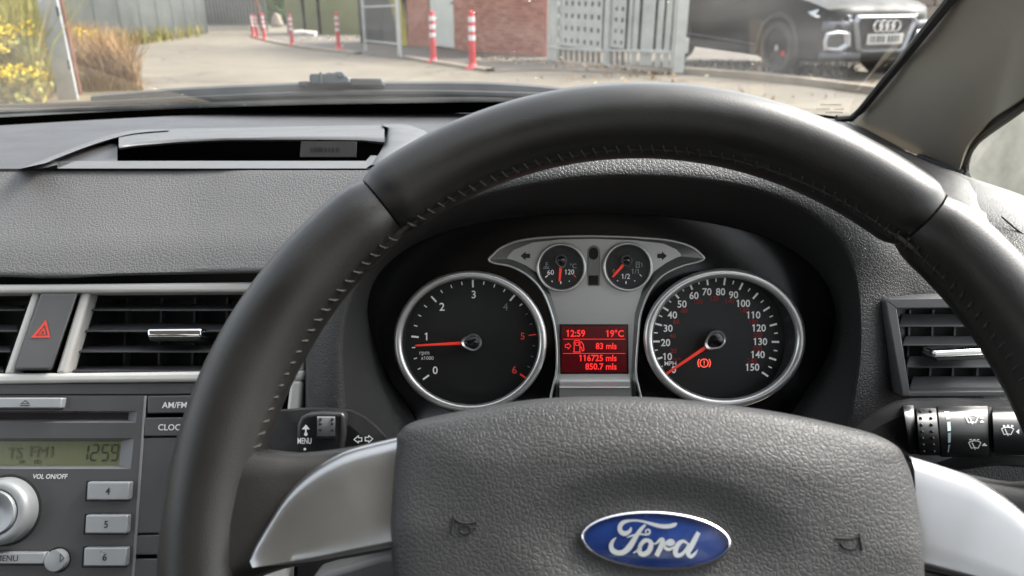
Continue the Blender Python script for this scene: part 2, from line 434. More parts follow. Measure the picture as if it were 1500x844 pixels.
# ground
mb = MB()
ys = [-30, -8, 0, 3, 6, 8, 9, 10, 10.4] + [10.4 + .25 * i for i in range(1, 12)] + [14, 16, 20, 26, 34, 44, 60, 100, 250, 700]
xs = [-400, -120, -40, -20, -10, -5, 0, 5, 10, 20, 40, 120, 400]
mb.grid([[(x, y, gz(x, min(y, 100))) for x in xs] for y in ys])
tag(mb.build('asphalt_yard', M['asphalt']), kind='structure')

def on_ground(pts, dz):                  # drape ground pixels with dz
    return [G(*p) + Vector((0, 0, dz)) for p in pts]
def strip(name, m, near, far, dz, n=24, kind='structure'):
    a = cr(near, n); b = cr(far, n); mb = MB()
    A = on_ground(a, dz); B = on_ground(b, dz)
    mb.grid([A, [p.lerp(q, .5) for p, q in zip(A, B)], B])
    for v in mb.v: v.z = gz(v.x, v.y) + dz
    return tag(mb.build(name, m), kind=kind)
def kerb(name, pts, wpx, hh, label, n=20):
    a = [G(*p) for p in cr(pts, n)]; mb = MB(); rows = []
    for i, p in enumerate(a):
        tdir = (a[min(i + 1, n - 1)] - a[max(i - 1, 0)]); tdir.z = 0; tdir.normalize()
        nn = Vector((-tdir.y, tdir.x, 0))
        if nn.y < 0: nn = -nn
        z = gz(p.x, p.y)
        q = p + nn * wpx
        rows.append([Vector((p.x, p.y, z - .05)), Vector((p.x, p.y, z + hh)), Vector((q.x, q.y, z + hh + .005)), Vector((q.x, q.y, z - .05))])
    mb.grid(rows)
    return tag(mb.build(name, M['kerb'], bevel=.01), kind='structure')
strip('pavement', M['pave'], [(372, 55.2), (395, 61.5), (440, 69.5), (520, 79), (600, 88), (710, 105), (800, 104), (990, 110)],
      [(372, 51), (395, 50), (430, 50), (520, 52), (598, 67), (700, 75), (800, 83), (990, 107)], .012)
kerb('kerb', [(366, 53), (380, 58), (395, 62), (430, 69), (470, 74.5), (520, 80)], .16, .05, '')
kerb('kerb', [(590, 86), (640, 95), (712, 106)], .14, .05, '')
kerb('kerb', [(975, 107.5), (1060, 113.5), (1140, 121), (1220, 131), (1300, 142), (1400, 156)], .12, .09, '')
strip('car_lot', M['pave'], [(1002, 109), (1140, 118.5), (1220, 128.5), (1300, 139), (1420, 156)],
      [(1002, 72), (1140, 60), (1220, 55), (1300, 52), (1420, 50)], .008)
strip('verge', M['soil'], [(-260, 175), (-60, 165), (60, 158), (130, 150), (200, 134), (222, 120)],
      [(-260, 75), (-60, 73), (20, 72), (60, 71), (110, 70), (150, 68)], .015)

# foliage made of small blades
GRN = [(.15, .16, .025), (.20, .19, .03), (.26, .23, .04), (.27, .21, .05)]
DRY = [(.32, .19, .08), (.27, .15, .06), (.37, .24, .11), (.22, .14, .055)]
YEL = [(.62, .46, .01), (.55, .38, .01), (.66, .5, .03)]
GRY = [(.10, .095, .08), (.06, .065, .05), (.17, .155, .13), (.24, .22, .19)]
def blade(mb, p, h, wd, lean, col, rnd=random):
    a = rnd.uniform(0, 6.28); dx = Vector((math.cos(a), math.sin(a), 0)) * wd / 2
    l = Vector((rnd.gauss(0, lean), rnd.gauss(0, lean), 0)) * h
    v = [p - dx, p + dx, p + dx * .8 + l * .35 + Vector((0, 0, h * .55)), p - dx * .8 + l * .35 + Vector((0, 0, h * .55)), p + l + Vector((0, 0, h))]
    mb.add(v, [(0, 1, 2, 3), (3, 2, 4)])
    if mb.c is None: mb.c = []
    k = rnd.uniform(.75, 1.2)
    mb.c += [tuple(q * k for q in col)] * 5
def quadleaf(mb, p, s, col, rnd=random):
    a = Vector((rnd.gauss(0, 1), rnd.gauss(0, 1), rnd.gauss(0, .7))).normalized(); b = a.orthogonal().normalized()
    b = (Matrix.Rotation(rnd.uniform(0, 6.28), 3, a) @ b)
    mb.add([p - a * s, p - b * s * .5, p + a * s, p + b * s * .5], [(0, 1, 2, 3)])
    if mb.c is None: mb.c = []
    k = rnd.uniform(.75, 1.2); mb.c += [tuple(q * k for q in col)] * 4
def grass_patch(name, pxrect, n, h, pal, label, cat, wd=.012, lean=.25, weight=None):
    mb = MB(); x0, x1, y0, y1 = pxrect
    for _ in range(n):
        px = random.uniform(x0, x1); py = random.uniform(y0, y1)
        if weight and random.random() > weight(px, py): continue
        p = G(px, py)
        blade(mb, p, random.uniform(*h), wd * random.uniform(.6, 1.6), lean, random.choice(pal))
    o = mb.build(name, M['leaf'], fixn=False, smooth=None)
    return tag(o, label, cat, kind='stuff')
grass_patch('field_weeds', (-120, 88, 78, 156), 15000, (.35, 1.2), GRN + [(.24, .21, .09)], 'tall green weeds behind the grey gate post', 'weeds', .014, .25, lambda x, y: 0 if (y > 138 and x > 66) or (y > 120 and x > 80) else 1)
grass_patch('dead_undergrowth', (-120, 95, 118, 158), 2500, (.15, .45), DRY[:2] + GRN[2:], 'brown undergrowth along the foot of the weeds', 'undergrowth', .014, .4, lambda x, y: 0 if (y > 138 and x > 70) else 1)
grass_patch('dry_grass', (100, 212, 78, 134), 6500, (.25, .75), DRY, 'orange brown dry grass clump beside the gate post', 'grass', .012, .3,
            lambda x, y: 1.0 if (x - 100) < 20 + 92 * ((y - 74) / 60) ** 1.0 else .0)
grass_patch('fence_weeds', (130, 300, 50, 74), 2600, (.12, .55), GRN + [(.30, .26, .12)], 'straggly weeds along the grey sheet fence', 'weeds', .03, .3,
            lambda x, y: 1 if y > 75.5 - (x - 130) * .145 - 5 and y < 77.5 - (x - 130) * .145 else 0)
grass_patch('kerb_weeds', (1002, 1250, 100, 113), 1300, (.04, .16), GRY, 'low grey dry weeds along the kerb before the dark car', 'weeds', .03, .6,
            lambda x, y: 1 if y < 107 + (x - 1000) * .085 else 0)
mb = MB()
for _ in range(420):
    k = random.random()
    if k < .45: px = random.uniform(690, 990); p = G(px, 80 + (px - 690) * .1 + random.expovariate(.22))
    elif k < .75: px = random.uniform(420, 560); p = G(px, 50 + (px - 420) * .05 + random.expovariate(.3))
    else: px = random.uniform(700, 1300); p = G(px, random.uniform(95, 150))
    quadleaf(mb, p + Vector((0, 0, .03)), random.uniform(.02, .05), random.choice(DRY + [(.7, .6, .4)]))
tag(mb.build('leaf_litter', M['leaf'], fixn=False, smooth=None), 'pale fallen leaves along the foot of brick wall and gate', 'leaves', kind='stuff')

# yellow ragwort plants
def ragwort(px, py, hh, label, nhead=7):
    p = G(px, py); t = thing('ragwort_plant', p, label, 'plant', 'yellow flowering weeds')
    st = MB(); fl = MB(); lf = MB()
    st.tube([p, p + Vector((.02, 0, hh * .5)), p + Vector((random.gauss(0, .04), 0, hh * .92))], [.012, .009, .006], 5)
    for k in range(nhead):
        c = p + Vector((random.gauss(0, .13), random.gauss(0, .13), hh * random.uniform(.80, 1.02)))
        st.tube([p + Vector((0, 0, hh * .6)), c], .005, 4)
        for _ in range(20):
            quadleaf(fl, c + Vector((random.gauss(0, .045), random.gauss(0, .045), random.gauss(0, .025))), .021, random.choice(YEL))
    for _ in range(60):
        z = random.uniform(.1, .8) * hh
        quadleaf(lf, p + Vector((random.gauss(0, .08), random.gauss(0, .08), z)), .05, random.choice(GRN))
    st.c = [(.12, .15, .04)] * len(st.v)
    st.build('stem', M['leaf'], t); fl.build('flower_head', M['leaf'], t, fixn=False, smooth=None, kind='stuff'); lf.build('foliage', M['leaf'], t, fixn=False, smooth=None, kind='stuff')
for (px, py, hh) in [(11, 157, .99), (34, 156, .84), (53, 156, .83), (4, 159, .66)]:
    ragwort(px, py, hh, 'tall ragwort with bright yellow flower heads among the green weeds', 6)
for (px, py, hh) in [(34, 160, .44), (26, 160, .36), (48, 159, .42)]:
    ragwort(px, py, hh, 'short yellow flowering weed at the foot of the green weeds', 5)
for (px, py, hh) in [(124, 112, .62), (118, 108, .55)]:
    ragwort(px, py, hh, 'yellow flowering weed standing in the dry grass clump', 8)
ragwort(100, 132, .52, 'small yellow flowering weed against the rusty post', 4)

# gate post and rusty post
def post(name, m, base, top_px, wd, dp, label, cat, hh=2.2, lean=Vector((0, 0, 0)), part=None):
    b = G(*base); t = thing(name, b, label, cat)
    mb = MB(); ax = lean * hh + Vector((0, 0, hh))
    c = b + ax / 2 - Vector((0, 0, .03)); mb.box(c, (wd / 2, 0, 0), (0, dp / 2, 0), ax / 2 + Vector((0, 0, .03)))
    mb.build('shaft', m, t, bevel=.006)
    cp = MB(); cp.box(b + ax + Vector((0, 0, .01)), (wd / 2 + .006, 0, 0), (0, dp / 2 + .006, 0), (0, 0, .01)); cp.build('cap', m, t)
    return t
gp = post('gate_post', M['postgrey'], (101, 147), None, .215, .035, 'thick grey square steel gate post beside the weeds', 'post', 2.4, Vector((0, 0, 0)))
b = G(101, 147)
for z in (.38, .92):
    mb = MB(); mb.box(b + Vector((.095, -.02, z)), (.012, 0, 0), (0, .006, 0), (0, 0, .05)); mb.build('hinge', M['dark'], gp, bevel=.003)
post('rusty_post', M['rust'], (116, 139), None, .06, .06, 'thin rusty brown post touching the grey gate post', 'post', 2.3, Vector((0, 0, 0)))
tp = post('stub_post', M['dark'], (179, 131), None, .10, .10, 'short black stub post at the edge of dry grass', 'post', .14)

# grey sheet fence (left) and palisade (centre)
A, B = G(104, 76), G(305, 49)
t = thing('sheet_fence', (A + B) / 2, 'grey sheet metal fence behind dry grass with dark posts', 'fence')
npan = 8
for i in range(npan):
    a = A.lerp(B, i / npan); b = A.lerp(B, (i + 1) / npan); dv = (b - a); dn = Vector((-dv.y, dv.x, 0)).normalized()
    if dn.y > 0: dn = -dn
    a.z = gz(a.x, a.y) - .05; b.z = gz(b.x, b.y) - .05
    mb = MB(); rows = []
    nrib = 18
    top = []; bot = []
    for k in range(nrib * 4 + 1):
        q = a.lerp(b, .015 + .97 * k / (nrib * 4)) + dn * (.0 if k % 4 in (0, 1) else .03)
        bot.append(q); top.append(q + Vector((0, 0, 2.5)))
    mb.grid([bot, top]); mb.build('panel', M['sheet'], t, smooth=None)
    mb = MB(); mb.box(a + dn * .05 + Vector((0, 0, 1.3)), dv.normalized() * .045, dn * .04, (0, 0, 1.3)); mb.build('post', M['dark'], t)
def palisade(name, A, B, n, label, hh=2.3, m=None, wfrac=.55):
    t = thing(name, (A + B) / 2, label, 'fence')
    dv = (B - A); dv.z = 0; L = dv.length; ex = dv.normalized(); dn = Vector((ex.y, -ex.x, 0))
    if dn.y > 0: dn = -dn
    me = None
    for i in range(n):
        p = A.lerp(B, (i + .5) / n); p.z = gz(p.x, p.y) + .05
        wd = L / n * wfrac / 2
        mb = MB(); mb.grid([[p - ex * wd, p - ex * wd * .4 + dn * .025, p + ex * wd * .4 + dn * .025, p + ex * wd],
                            [p - ex * wd + Vector((0, 0, hh)), p - ex * wd * .4 + dn * .025 + Vector((0, 0, hh + .08)), p + ex * wd * .4 + dn * .025 + Vector((0, 0, hh + .08)), p + ex * wd + Vector((0, 0, hh))]])
        mb.build('pale', m or M['galvd'], t, smooth=None)
    for z in (.35, hh - .3):
        a = A.copy(); b = B.copy(); a.z = gz(a.x, a.y) + z; b.z = gz(b.x, b.y) + z
        mb = MB(); mb.box((a + b) / 2 - dn * .03, (b - a) / 2, dn * .02, (0, 0, .03)); mb.build('rail', m or M['galvd'], t)
    return t
pa_ = G(298, 48.5); pb_ = pa_.copy(); pb_.x = (388 - 750) / F * (pa_ - CAM).dot(FWD); pb_.y += .6; pb_.z = gz(pb_.x, pb_.y)
palisade('palisade_fence', pa_, pb_, 20, 'distant grey palisade fence closing the end of the yard', 2.4)
tag((lambda mb: (mb.box(G(263, 54) + Vector((0, -.12, 2.1)), (.16, 0, 0), (0, .01, 0), (0, 0, .24)), mb.build('notice', M['pink'], bevel=.004))[1])(MB()),
    'small pink notice fixed high on the grey sheet fence', 'sign')

t = thing('backwall', (-18, 62, gz(0, 62)), 'dark grey warehouse behind the distant palisade fence', 'building')  # added dark block that hides bright sky behind the fence
zw = gz(0, 62)
mb = MB(); mb.abox(-52, 8, 62, 80, zw - .3, zw + 9); mb.build('wall', M['backdrop_wall'], t)
mb = MB(); mb.abox(-52.4, 8.4, 61.6, 80.4, zw + 9, zw + 9.5); mb.build('roof', M['sheet'], t)
for k in range(30):
    mb = MB(); mb.abox(-51.8 + k * 2, -51.8 + k * 2 + 1.9, 61.9, 62.01, zw, zw + 8.8); mb.build('cladding', M['backdrop_wall'], t, bevel=.02, seg=1)

# leaning red pole, bush, boulder, litter
a = G(389, 57); mb = MB(); mb.tube([a - Vector((0, 0, .05)), a + Vector((-.35, 0, 2.6))], .055, 8)
tag(mb.build('leaning_pole', M['rust']), 'leaning rusty red pole behind the far bollards', 'pole')
b = G(402, 40); t = thing('bush', b, 'green leafy bush beyond the leaning red pole', 'bush')
mb = MB()
for _ in range(1500):
    u = Vector((random.gauss(0, 1), random.gauss(0, 1), random.gauss(0, 1))).normalized() * random.uniform(.3, 1) ** .4
    p = b + Vector((u.x * .75, u.y * .8, 1.35 + u.z * 1.3))
    quadleaf(mb, p, random.uniform(.06, .12), random.choice([(.05, .10, .025), (.08, .14, .03), (.04, .07, .02)]))
mb.build('foliage', M['leaf'], t, fixn=False, smooth=None)
mb = MB()
for k in range(5): mb.tube([b, b + Vector((random.gauss(0, .3), random.gauss(0, .3), 1.5))], [.04, .015], 5)
mb.build('stem', M['rust'], t)
def blob(name, c, sx, sy, sz, m, label, cat, seed, jit=.16):
    rnd = random.Random(seed); bm = bmesh.new(); bmesh.ops.create_icosphere(bm, subdivisions=3, radius=1)
    ph = [rnd.uniform(0, 6) for _ in range(6)]
    for v in bm.verts:
        k = 1 + jit * (math.sin(3 * v.co.x + ph[0]) + math.sin(4 * v.co.y + ph[1]) + math.sin(5 * v.co.z + ph[2]) + .7 * math.sin(8 * v.co.x + 7 * v.co.y + ph[3])) / 2
        v.co = Vector((v.co.x * sx * k, v.co.y * sy * k, max(v.co.z, -.3) * sz * k))
    me = bpy.data.meshes.new(name); bm.to_mesh(me); bm.free()
    for p in me.polygons: p.use_smooth = True
    me.materials.append(m); o = bpy.data.objects.new(name, me); o.location = c; COL.objects.link(o)
    return tag(o, label, cat)
blob('boulder', G(407, 42) + Vector((0, 0, .25)), .36, .3, .5, M['stone'], 'pale brown boulder at the foot of the green bush', 'boulder', 3)
blob('litter_bag', G(447, 54) + Vector((0, 0, .06)), .48, .3, .18, M['rag'], 'crumpled white bag lying before the green container', 'bag', 5, .3)

# bollards
def make_bollard():
    t = thing('bollard', (0, 0, 0), '', 'bollard', 'red bollards along the kerb')
    def lathe(prof, name, m):
        mb = MB(); mb.grid([[Vector((r * math.cos(k * math.pi / 8), r * math.sin(k * math.pi / 8), z)) for k in range(16)] for r, z in prof], closed_u=True)
        return mb.build(name, m, t)
    lathe([(.0, .0), (.14, 0), (.13, .03), (.075, .07), (.062, .10)], 'base', M['boll'])
    lathe([(.062, .09), (.055, .45), (.05, .80), (.045, .83), (.0, .845)], 'shaft', M['boll'])
    for z in (.42, .55, .68):
        lathe([(.0595 - (z - .42) * .014, z), (.0605 - (z - .42) * .014, z + .005), (.0590 - (z - .42) * .014, z + .07), (.0578 - (z - .42) * .014, z + .075)], 'reflective_band', M['bollw'])
    return t
BL = [((692, 102.5), 1.0, 'red and white banded bollard in front of the brick wall, beside the steel gate'),
      ((635, 93), 1.0, 'red and white banded bollard directly in front of the white door'),
      ((496.5, 73), .97, 'red and white banded bollard before the right end of the green container'),
      ((428.5, 68), .92, 'red and white banded bollard before the left end of the green container'),
      ((388, 60), .94, 'red and white bollard at the foot of the leaning pole, where the kerb ends'),
      ((377.5, 57), .9, 'red bollard at the far end of the kerb beyond the leaning pole'),
      ((371.5, 55), .9, 'red bollard at the far end of the kerb beyond the leaning pole')]
proto = make_bollard()
for i, (b, s, lab) in enumerate(BL):
    o = proto if i == 0 else copy_tree(proto)
    o.location = G(*b); o.scale = (s * .86, s * .86, s * 1.02); o['label'] = lab

# green container
A, B = G(421, 49.5), G(528, 52)
dv = B - A; dv.z = 0; ex = dv.normalized(); back = Vector((-ex.y, ex.x, 0))
if back.y < 0: back = -back
zb = min(gz(A.x, A.y), gz(B.x, B.y)) - .05
t = thing('shipping_container', (A + B) / 2, 'pale green steel container with two dark door seams', 'container')
A.z = B.z = zb; H = Vector((0, 0, 2.5))
mb = MB(); mb.prism([A, B, B + H, A + H], back * 5); mb.build('body', M['green'], t, bevel=.02)
for f in (.27, .48):
    p = A.lerp(B, f); mb = MB(); mb.box(p - back * .02 + H * .5, ex * .06, back * .03, H * .49); mb.build('door_seam', M['dark'], t)
for f0, f1 in ((.02, .25), (.29, .46), (.50, .97)):
    a, b = A.lerp(B, f0), A.lerp(B, f1); mb = MB(); mb.prism([a - back * .03, b - back * .03, b - back * .03 + H * .97, a - back * .03 + H * .97], back * .05)
    mb.build('door', M['green'], t, bevel=.01)

# mesh panel and what stands behind it
def wall_frame(A, B):
    e = (B - A); e.z = 0
    return Frame(A, e, (0, 0, 1))
A, B = G(536, 76), G(586, 84.5); fr = wall_frame(A, B)
t = thing('mesh_fence_panel', (A + B) / 2, 'grey wire mesh fence panel in front of the yellow board', 'fence')
for px, py in ((536, 77), (586, 84.5)):
    p = fr.px(px, py); mb = MB(); mb.tube([p - Vector((0, 0, .05)), p + Vector((0, 0, 2.2))], .035 if px < 560 else .045, 8); mb.build('post', M['galv'], t)
for z in (.25, .95, 1.9):
    mb = MB(); mb.tube([fr.px(536, 77) + Vector((0, 0, z)), fr.px(586, 84.5) + Vector((0, 0, z))], .018, 6); mb.build('rail', M['galv'], t)
mb = MB(); a = fr.px(536, 77); b = fr.px(586, 84.5)
for k in range(1, 30):
    p = a.lerp(b, k / 30); mb.tube([p + Vector((0, 0, .2)), p + Vector((0, 0, 2.0))], .006, 4, cap=False)
mb.build('wire_mesh', M['galvd'], t, kind='stuff')
p = G(556, 64); t = thing('grey_cabinet', p, 'grey steel cabinet behind the mesh fence panel', 'cabinet')
mb = MB(); mb.abox(p.x - .55, p.x + .75, p.y, p.y + .8, p.z - .02, p.z + 1.25); mb.build('body', M['sheet'], t, bevel=.02)
for dx in (-.53, .12):
    mb = MB(); mb.abox(p.x + dx, p.x + dx + .60, p.y - .03, p.y - .002, p.z + .12, p.z + 1.2); mb.build('door', M['sheet'], t, bevel=.01)
mb = MB(); mb.abox(p.x - .62, p.x + .8, p.y - .05, p.y + .85, p.z + 1.25, p.z + 1.33); mb.build('lid', M['dark'], t, bevel=.02)
p = G(585, 68); mb = MB()
mb.add([p + Vector(q) for q in ((.05, 0, -.0), (.22, 0, 0), (.16, .02, 1.6), (-.30, .02, 1.6), (.05, .05, 0), (.22, .05, 0), (.16, .07, 1.6), (-.30, .07, 1.6))],
       [(0, 1, 2, 3), (7, 6, 5, 4), (0, 4, 5, 1), (1, 5, 6, 2), (2, 6, 7, 3), (3, 7, 4, 0)])
tag(mb.build('yellow_board', M['yellow'], bevel=.01), 'tapering yellow board leaning beside the brick wall', 'board')

# brick building
A, B = G(599, 68), G(801, 84.5); fr = wall_frame(A, B); back = -fr.n
Lw = (B - A).length
z0 = min(A.z, B.z) - .1
t = thing('brick_building', (A + B) / 2, 'red brick building with a white door beside the steel gate', 'building')
def vz(p, z): return Vector((p.x, p.y, z))
u0 = fr.uv(fr.px(629, 60))[0]; u1 = fr.uv(fr.px(666, 60))[0]
mb = MB()
for ua, ub in ((0, u0), (u1, Lw)):
    a = fr.loc(ua, 0); b = fr.loc(ub, 0)
    mb.prism([vz(a, z0), vz(b, z0), vz(b, 3.6), vz(a, 3.6)], back * .3)
a, b = fr.loc(u0, 0), fr.loc(u1, 0)
zd = G(648, 75).z + 2.0
mb.prism([vz(a, zd), vz(b, zd), vz(b, 3.6), vz(a, 3.6)], back * .3)
wall = mb.build('wall', M['mortar'], t)
mb = MB()
c = A.lerp(B, .5); mb.prism([vz(fr.loc(-.02, 0, -.301), z0), vz(fr.loc(Lw - .02, 0, -.301), z0), vz(fr.loc(Lw - .02, 0, -.301), 3.6), vz(fr.loc(-.02, 0, -.301), 3.6)], Vector((B.x - CAM.x - .5, B.y - CAM.y, 0)).normalized() * 4)
mb.build('rear_block', M['brick2'], t)
mb = MB(); mb.prism([vz(fr.loc(-.2, 0, .15), 3.6), vz(fr.loc(Lw + .2, 0, .15), 3.6), vz(fr.loc(Lw + .2, 0, .15), 3.75), vz(fr.loc(-.2, 0, .15), 3.75)], back * 4.6); mb.build('roof', M['dark'], t)
zb = G(648, 76).z
mb = MB(); mb.prism([vz(fr.loc(u0 + .02, 0, -.04), zb), vz(fr.loc(u1 - .02, 0, -.04), zb), vz(fr.loc(u1 - .02, 0, -.04), zd - .02), vz(fr.loc(u0 + .02, 0, -.04), zd - .02)], back * .05)
dr = mb.build('door', M['door'], t, bevel=.006)
mb = MB(); mb.box(fr.loc(u1 - .12, 0, -.02) + Vector((0, 0, 1.0 + zb - fr.o.z)), fr.ex * .05, fr.n * .02, (0, 0, .015)); mb.build('handle', M['galvd'], dr)
bricks = []
row = 0; z = z0
while z < 2.05:
    off = 0 if row % 2 else .1125
    u = off - .225
    while u < Lw:
        ua, ub = max(u, 0.0), min(u + .215, Lw)
        pieces = [(ua, ub)]
        if z < zd: pieces = [(ua, min(ub, u0 - .004)), (max(ua, u1 + .004), ub)]
        for pa, pb in pieces:
            if pb - pa > .04: bricks.append(((pa + pb) / 2, z + .0325, pb - pa))
        u += .225
    row += 1; z += .075
full = [q for q in bricks if q[2] > .21]; part = [q for q in bricks if q[2] <= .21]
def seen(q):
    p = fr.loc(q[0], 0); p = vz(p, q[1]); r = p - CAM; d = r.dot(FWD); py = 422 - F * r.dot(UP) / d
    return (0 if -8 < py < 100 else 1, d)
full.sort(key=seen)
mbk = MB(); mbk.box((0, 0, 0), fr.ex * .1075, fr.n * .012, (0, 0, .0325)); bo = mbk.build('brick', M['brick'], t, smooth=None)
bme = bo.data
for v in bme.vertices: v.co += parent_loc(t)      # mesh back to its own origin
def wallpos(q, rnd=random):
    p = vz(fr.loc(q[0], 0, rnd.uniform(.000, .004)), q[1]); return p - parent_loc(t)
for i, q in enumerate(full[:300]):
    o = bo if i == 0 else bpy.data.objects.new('brick', bme)
    if i: COL.objects.link(o)
    o.parent = wall; o.location = wallpos(q)
mb = MB()
for q in full[300:] + part:
    p = vz(fr.loc(q[0], 0, random.uniform(0, .004)), q[1]); mb.box(p, fr.ex * (q[2] / 2), fr.n * .012, (0, 0, .0325))
mb.build('brickwork', M['brick2'], wall, smooth=None, kind='stuff')
# dark downpipe at its left corner
a = fr.loc(-.12, 0, .05); mb = MB(); mb.tube([vz(a, gz(a.x, a.y) - .02), vz(a, 3.4)], .07, 10)
mb.build('downpipe', M['dark'], t)

# steel gate
A, B = G(801, 88.5), G(992, 109); fr = wall_frame(A, B)
t = thing('steel_gate', (A + B) / 2, 'grey steel palisade gate with perforated sheet between brick wall and post', 'gate')
def gq(x0, x1, ytop, yb0, yb1, h, th, name, m, par=t):
    a, b = fr.px(x0, yb0, h), fr.px(x1, yb1, h); mb = MB()
    za, zb_ = a.z, b.z
    zt = 2.1
    mb.prism([a, b, vz(b, zt), vz(a, zt)], -fr.n * th)
    return mb.build(name, m, par, bevel=.003)
for x0, x1, yb in ((801, 808, 88), (810, 815, 88), (882, 889, 99)):
    gq(x0, x1, 0, yb, yb + 1, .02, .05, 'upright', M['galv'])
def rail(x0, x1, ya0, yb0, ya1, yb1, name='rail'):
    mb = MB(); mb.prism([fr.px(x0, ya0, .05), fr.px(x1, ya1, .05), fr.px(x1, yb1, .05), fr.px(x0, yb0, .05)], -fr.n * .05); mb.build(name, M['galv'], t, bevel=.004)
rail(801, 882, 68, 71, 73, 77); rail(889, 986, 72, 75, 75.5, 80)
for x0, x1 in ((917, 921), (924, 930.5), (936.5, 953), (958.5, 965.5), (970.5, 977.5), (981, 986)):
    f = (x0 - 889) / 97
    gq(x0, x1, 0, 92 + f * 8, 92 + f * 8 + .5, .0, .02, 'pale', M['galv'])
for x0 in (818, 826, 834, 842, 850, 858, 866, 874, 893, 901, 909):
    f = (x0 - 801) / 190; mb = MB()
    a, b = fr.px(x0, 70 + f * 6, 0), fr.px(x0 + 4.5, 70 + f * 6, 0); c, d = fr.px(x0, 87 + f * 16, 0), fr.px(x0 + 4.5, 87 + f * 16, 0)
    mb.prism([a, b, d, c], -fr.n * .02); mb.build('pale', M['galvd'], t)
def perforated(xa, xb, nc, nr, name):
    ua = fr.uv(fr.px(xa, 40, -.03))[0]; ub = fr.uv(fr.px(xb, 40, -.03))[0]
    zl = fr.px((xa + xb) / 2, 70, -.03).z; zt = 2.0
    pitch = (ub - ua) / nc; nr = int((zt - zl) / pitch)
    us = [ua]; 
    for i in range(nc): us += [ua + (i + .31) * pitch, ua + (i + .69) * pitch]
    us.append(ub); zs = [zl]
    for i in range(nr): zs += [zl + (i + .31) * pitch, zl + (i + .69) * pitch]
    zs.append(zl + nr * pitch)
    mb = MB(); mb.grid([[vz(fr.loc(u, 0, -.03), z) for u in us] for z in zs], skip=lambda i, j: i % 2 == 1 and j % 2 == 1)
    o = mb.build(name, M['galv'], t, smooth=None)
    md = o.modifiers.new('s', 'SOLIDIFY'); md.thickness = .006
perforated(816, 882, 7, 9, 'perforated_sheet'); perforated(889, 916, 3, 9, 'perforated_sheet')
b = G(992, 109); t = thing('fence_post', b, 'thick grey square steel post between gate and dark car', 'post')
mb = MB(); mb.abox(b.x - .075, b.x + .075, b.y - .06, b.y + .06, -.03, 2.3); mb.build('shaft', M['galv'], t, bevel=.008)
mb = MB(); mb.abox(b.x + .07, b.x + .12, b.y - .04, b.y + .04, .28, .48); mb.build('bracket', M['galv'], t, bevel=.005)
mb = MB(); mb.abox(b.x - .12, b.x + .12, b.y - .11, b.y + .11, 0, .015); mb.build('base_plate', M['galvd'], t)

p = Vector((1.6, 19.0, gz(1.6, 19))); t = thing('dark_backdrop', p, 'dark steel storage shed behind the steel gate', 'shed')  # added dark mass that darkens the gaps in the gate
mb = MB(); mb.abox(.55, 4.2, 19, 22, p.z - .1, p.z + 2.4); mb.build('body', M['backdrop_wall'], t, bevel=.02)
for k in range(7):
    mb = MB(); mb.abox(.6 + k * .51, .6 + k * .51 + .46, 18.96, 19.001, p.z + .05, p.z + 2.3); mb.build('panel', M['backdrop_wall'], t, bevel=.01)
mb = MB(); mb.abox(.45, 4.3, 18.85, 22.1, p.z + 2.4, p.z + 2.5); mb.build('roof', M['sheet'], t, bevel=.01)

# pale wall by the driver's side window, beige stone wall beyond the dark car
t = thing('roadside_wall', (2.9, 2.2, 0), 'pale rendered wall seen through the small side window', 'wall')
mb = MB(); mb.abox(2.6, 2.9, .2, 4.6, -.05, 1.0); mb.build('wall', M['render'], t, bevel=.02)
mb = MB(); mb.abox(2.54, 2.96, .15, 4.65, 1.0, 1.08); mb.build('coping', M['render'], t, bevel=.015)
a = Vector((7.2, 14.2, gz(7.2, 14.2))); t = thing('stone_wall', a, 'beige block wall behind the dark car', 'wall')
for r_ in range(9):
    x = 5.6 + (.22 if r_ % 2 else 0)
    while x < 10.5:
        mb = MB(); mb.abox(x, x + .43, 14.1 + random.uniform(-.012, .012), 14.5, a.z + r_ * .235, a.z + r_ * .235 + .225); mb.build('block', M['stone'], t, bevel=.012, seg=1); x += .44
mb = MB(); mb.abox(5.6, 10.9, 14.14, 14.46, a.z - .1, a.z + 2.1); mb.build('core', M['mortar'], t)

# ------------------------------------------------------------------ the dark SUV
M['paint'] = mat('dark_car_paint', (.005, .0055, .006), .48, spec=.22, noise=(3, .15), dust=.1)
M['bumper'] = mat('sky_lit_trim', (.09, .095, .11), .45, metal=.3)  # bumper colour lightened to stand for reflected sky
M['clad'] = mat('wheel_arch_trim', (.035, .037, .038), .65)
M['carglass'] = mat('car_window', (.01, .012, .013), .05)
M['tyre'] = mat('tyre_rubber', (.045, .042, .038), .85, noise=(20, .2))
M['alloy'] = mat('dark_alloy', (.05, .05, .052), .4, metal=.7)
M['caliper'] = mat('brake_caliper_red', (.62, .02, .03), .5)
M['plate'] = mat('number_plate', (.45, .45, .43), .45)
M['carchrome'] = mat('car_silver_trim', (.42, .43, .45), .36, metal=.6)
M['lampglass'] = mat('headlamp_glass', (.5, .52, .54), .12, metal=.3)
M['daylamp'] = mat('daytime_lamp', (.9, .92, .95), .2, emis=((1, 1, 1), .06))
M['grille'] = mat('grille_mesh', (.015, .016, .017), .5, noise=(60, .4))
SUV = thing('parked_car', (0, 0, 0), 'dark parked SUV with big silver framed grille behind the grey post', 'car')
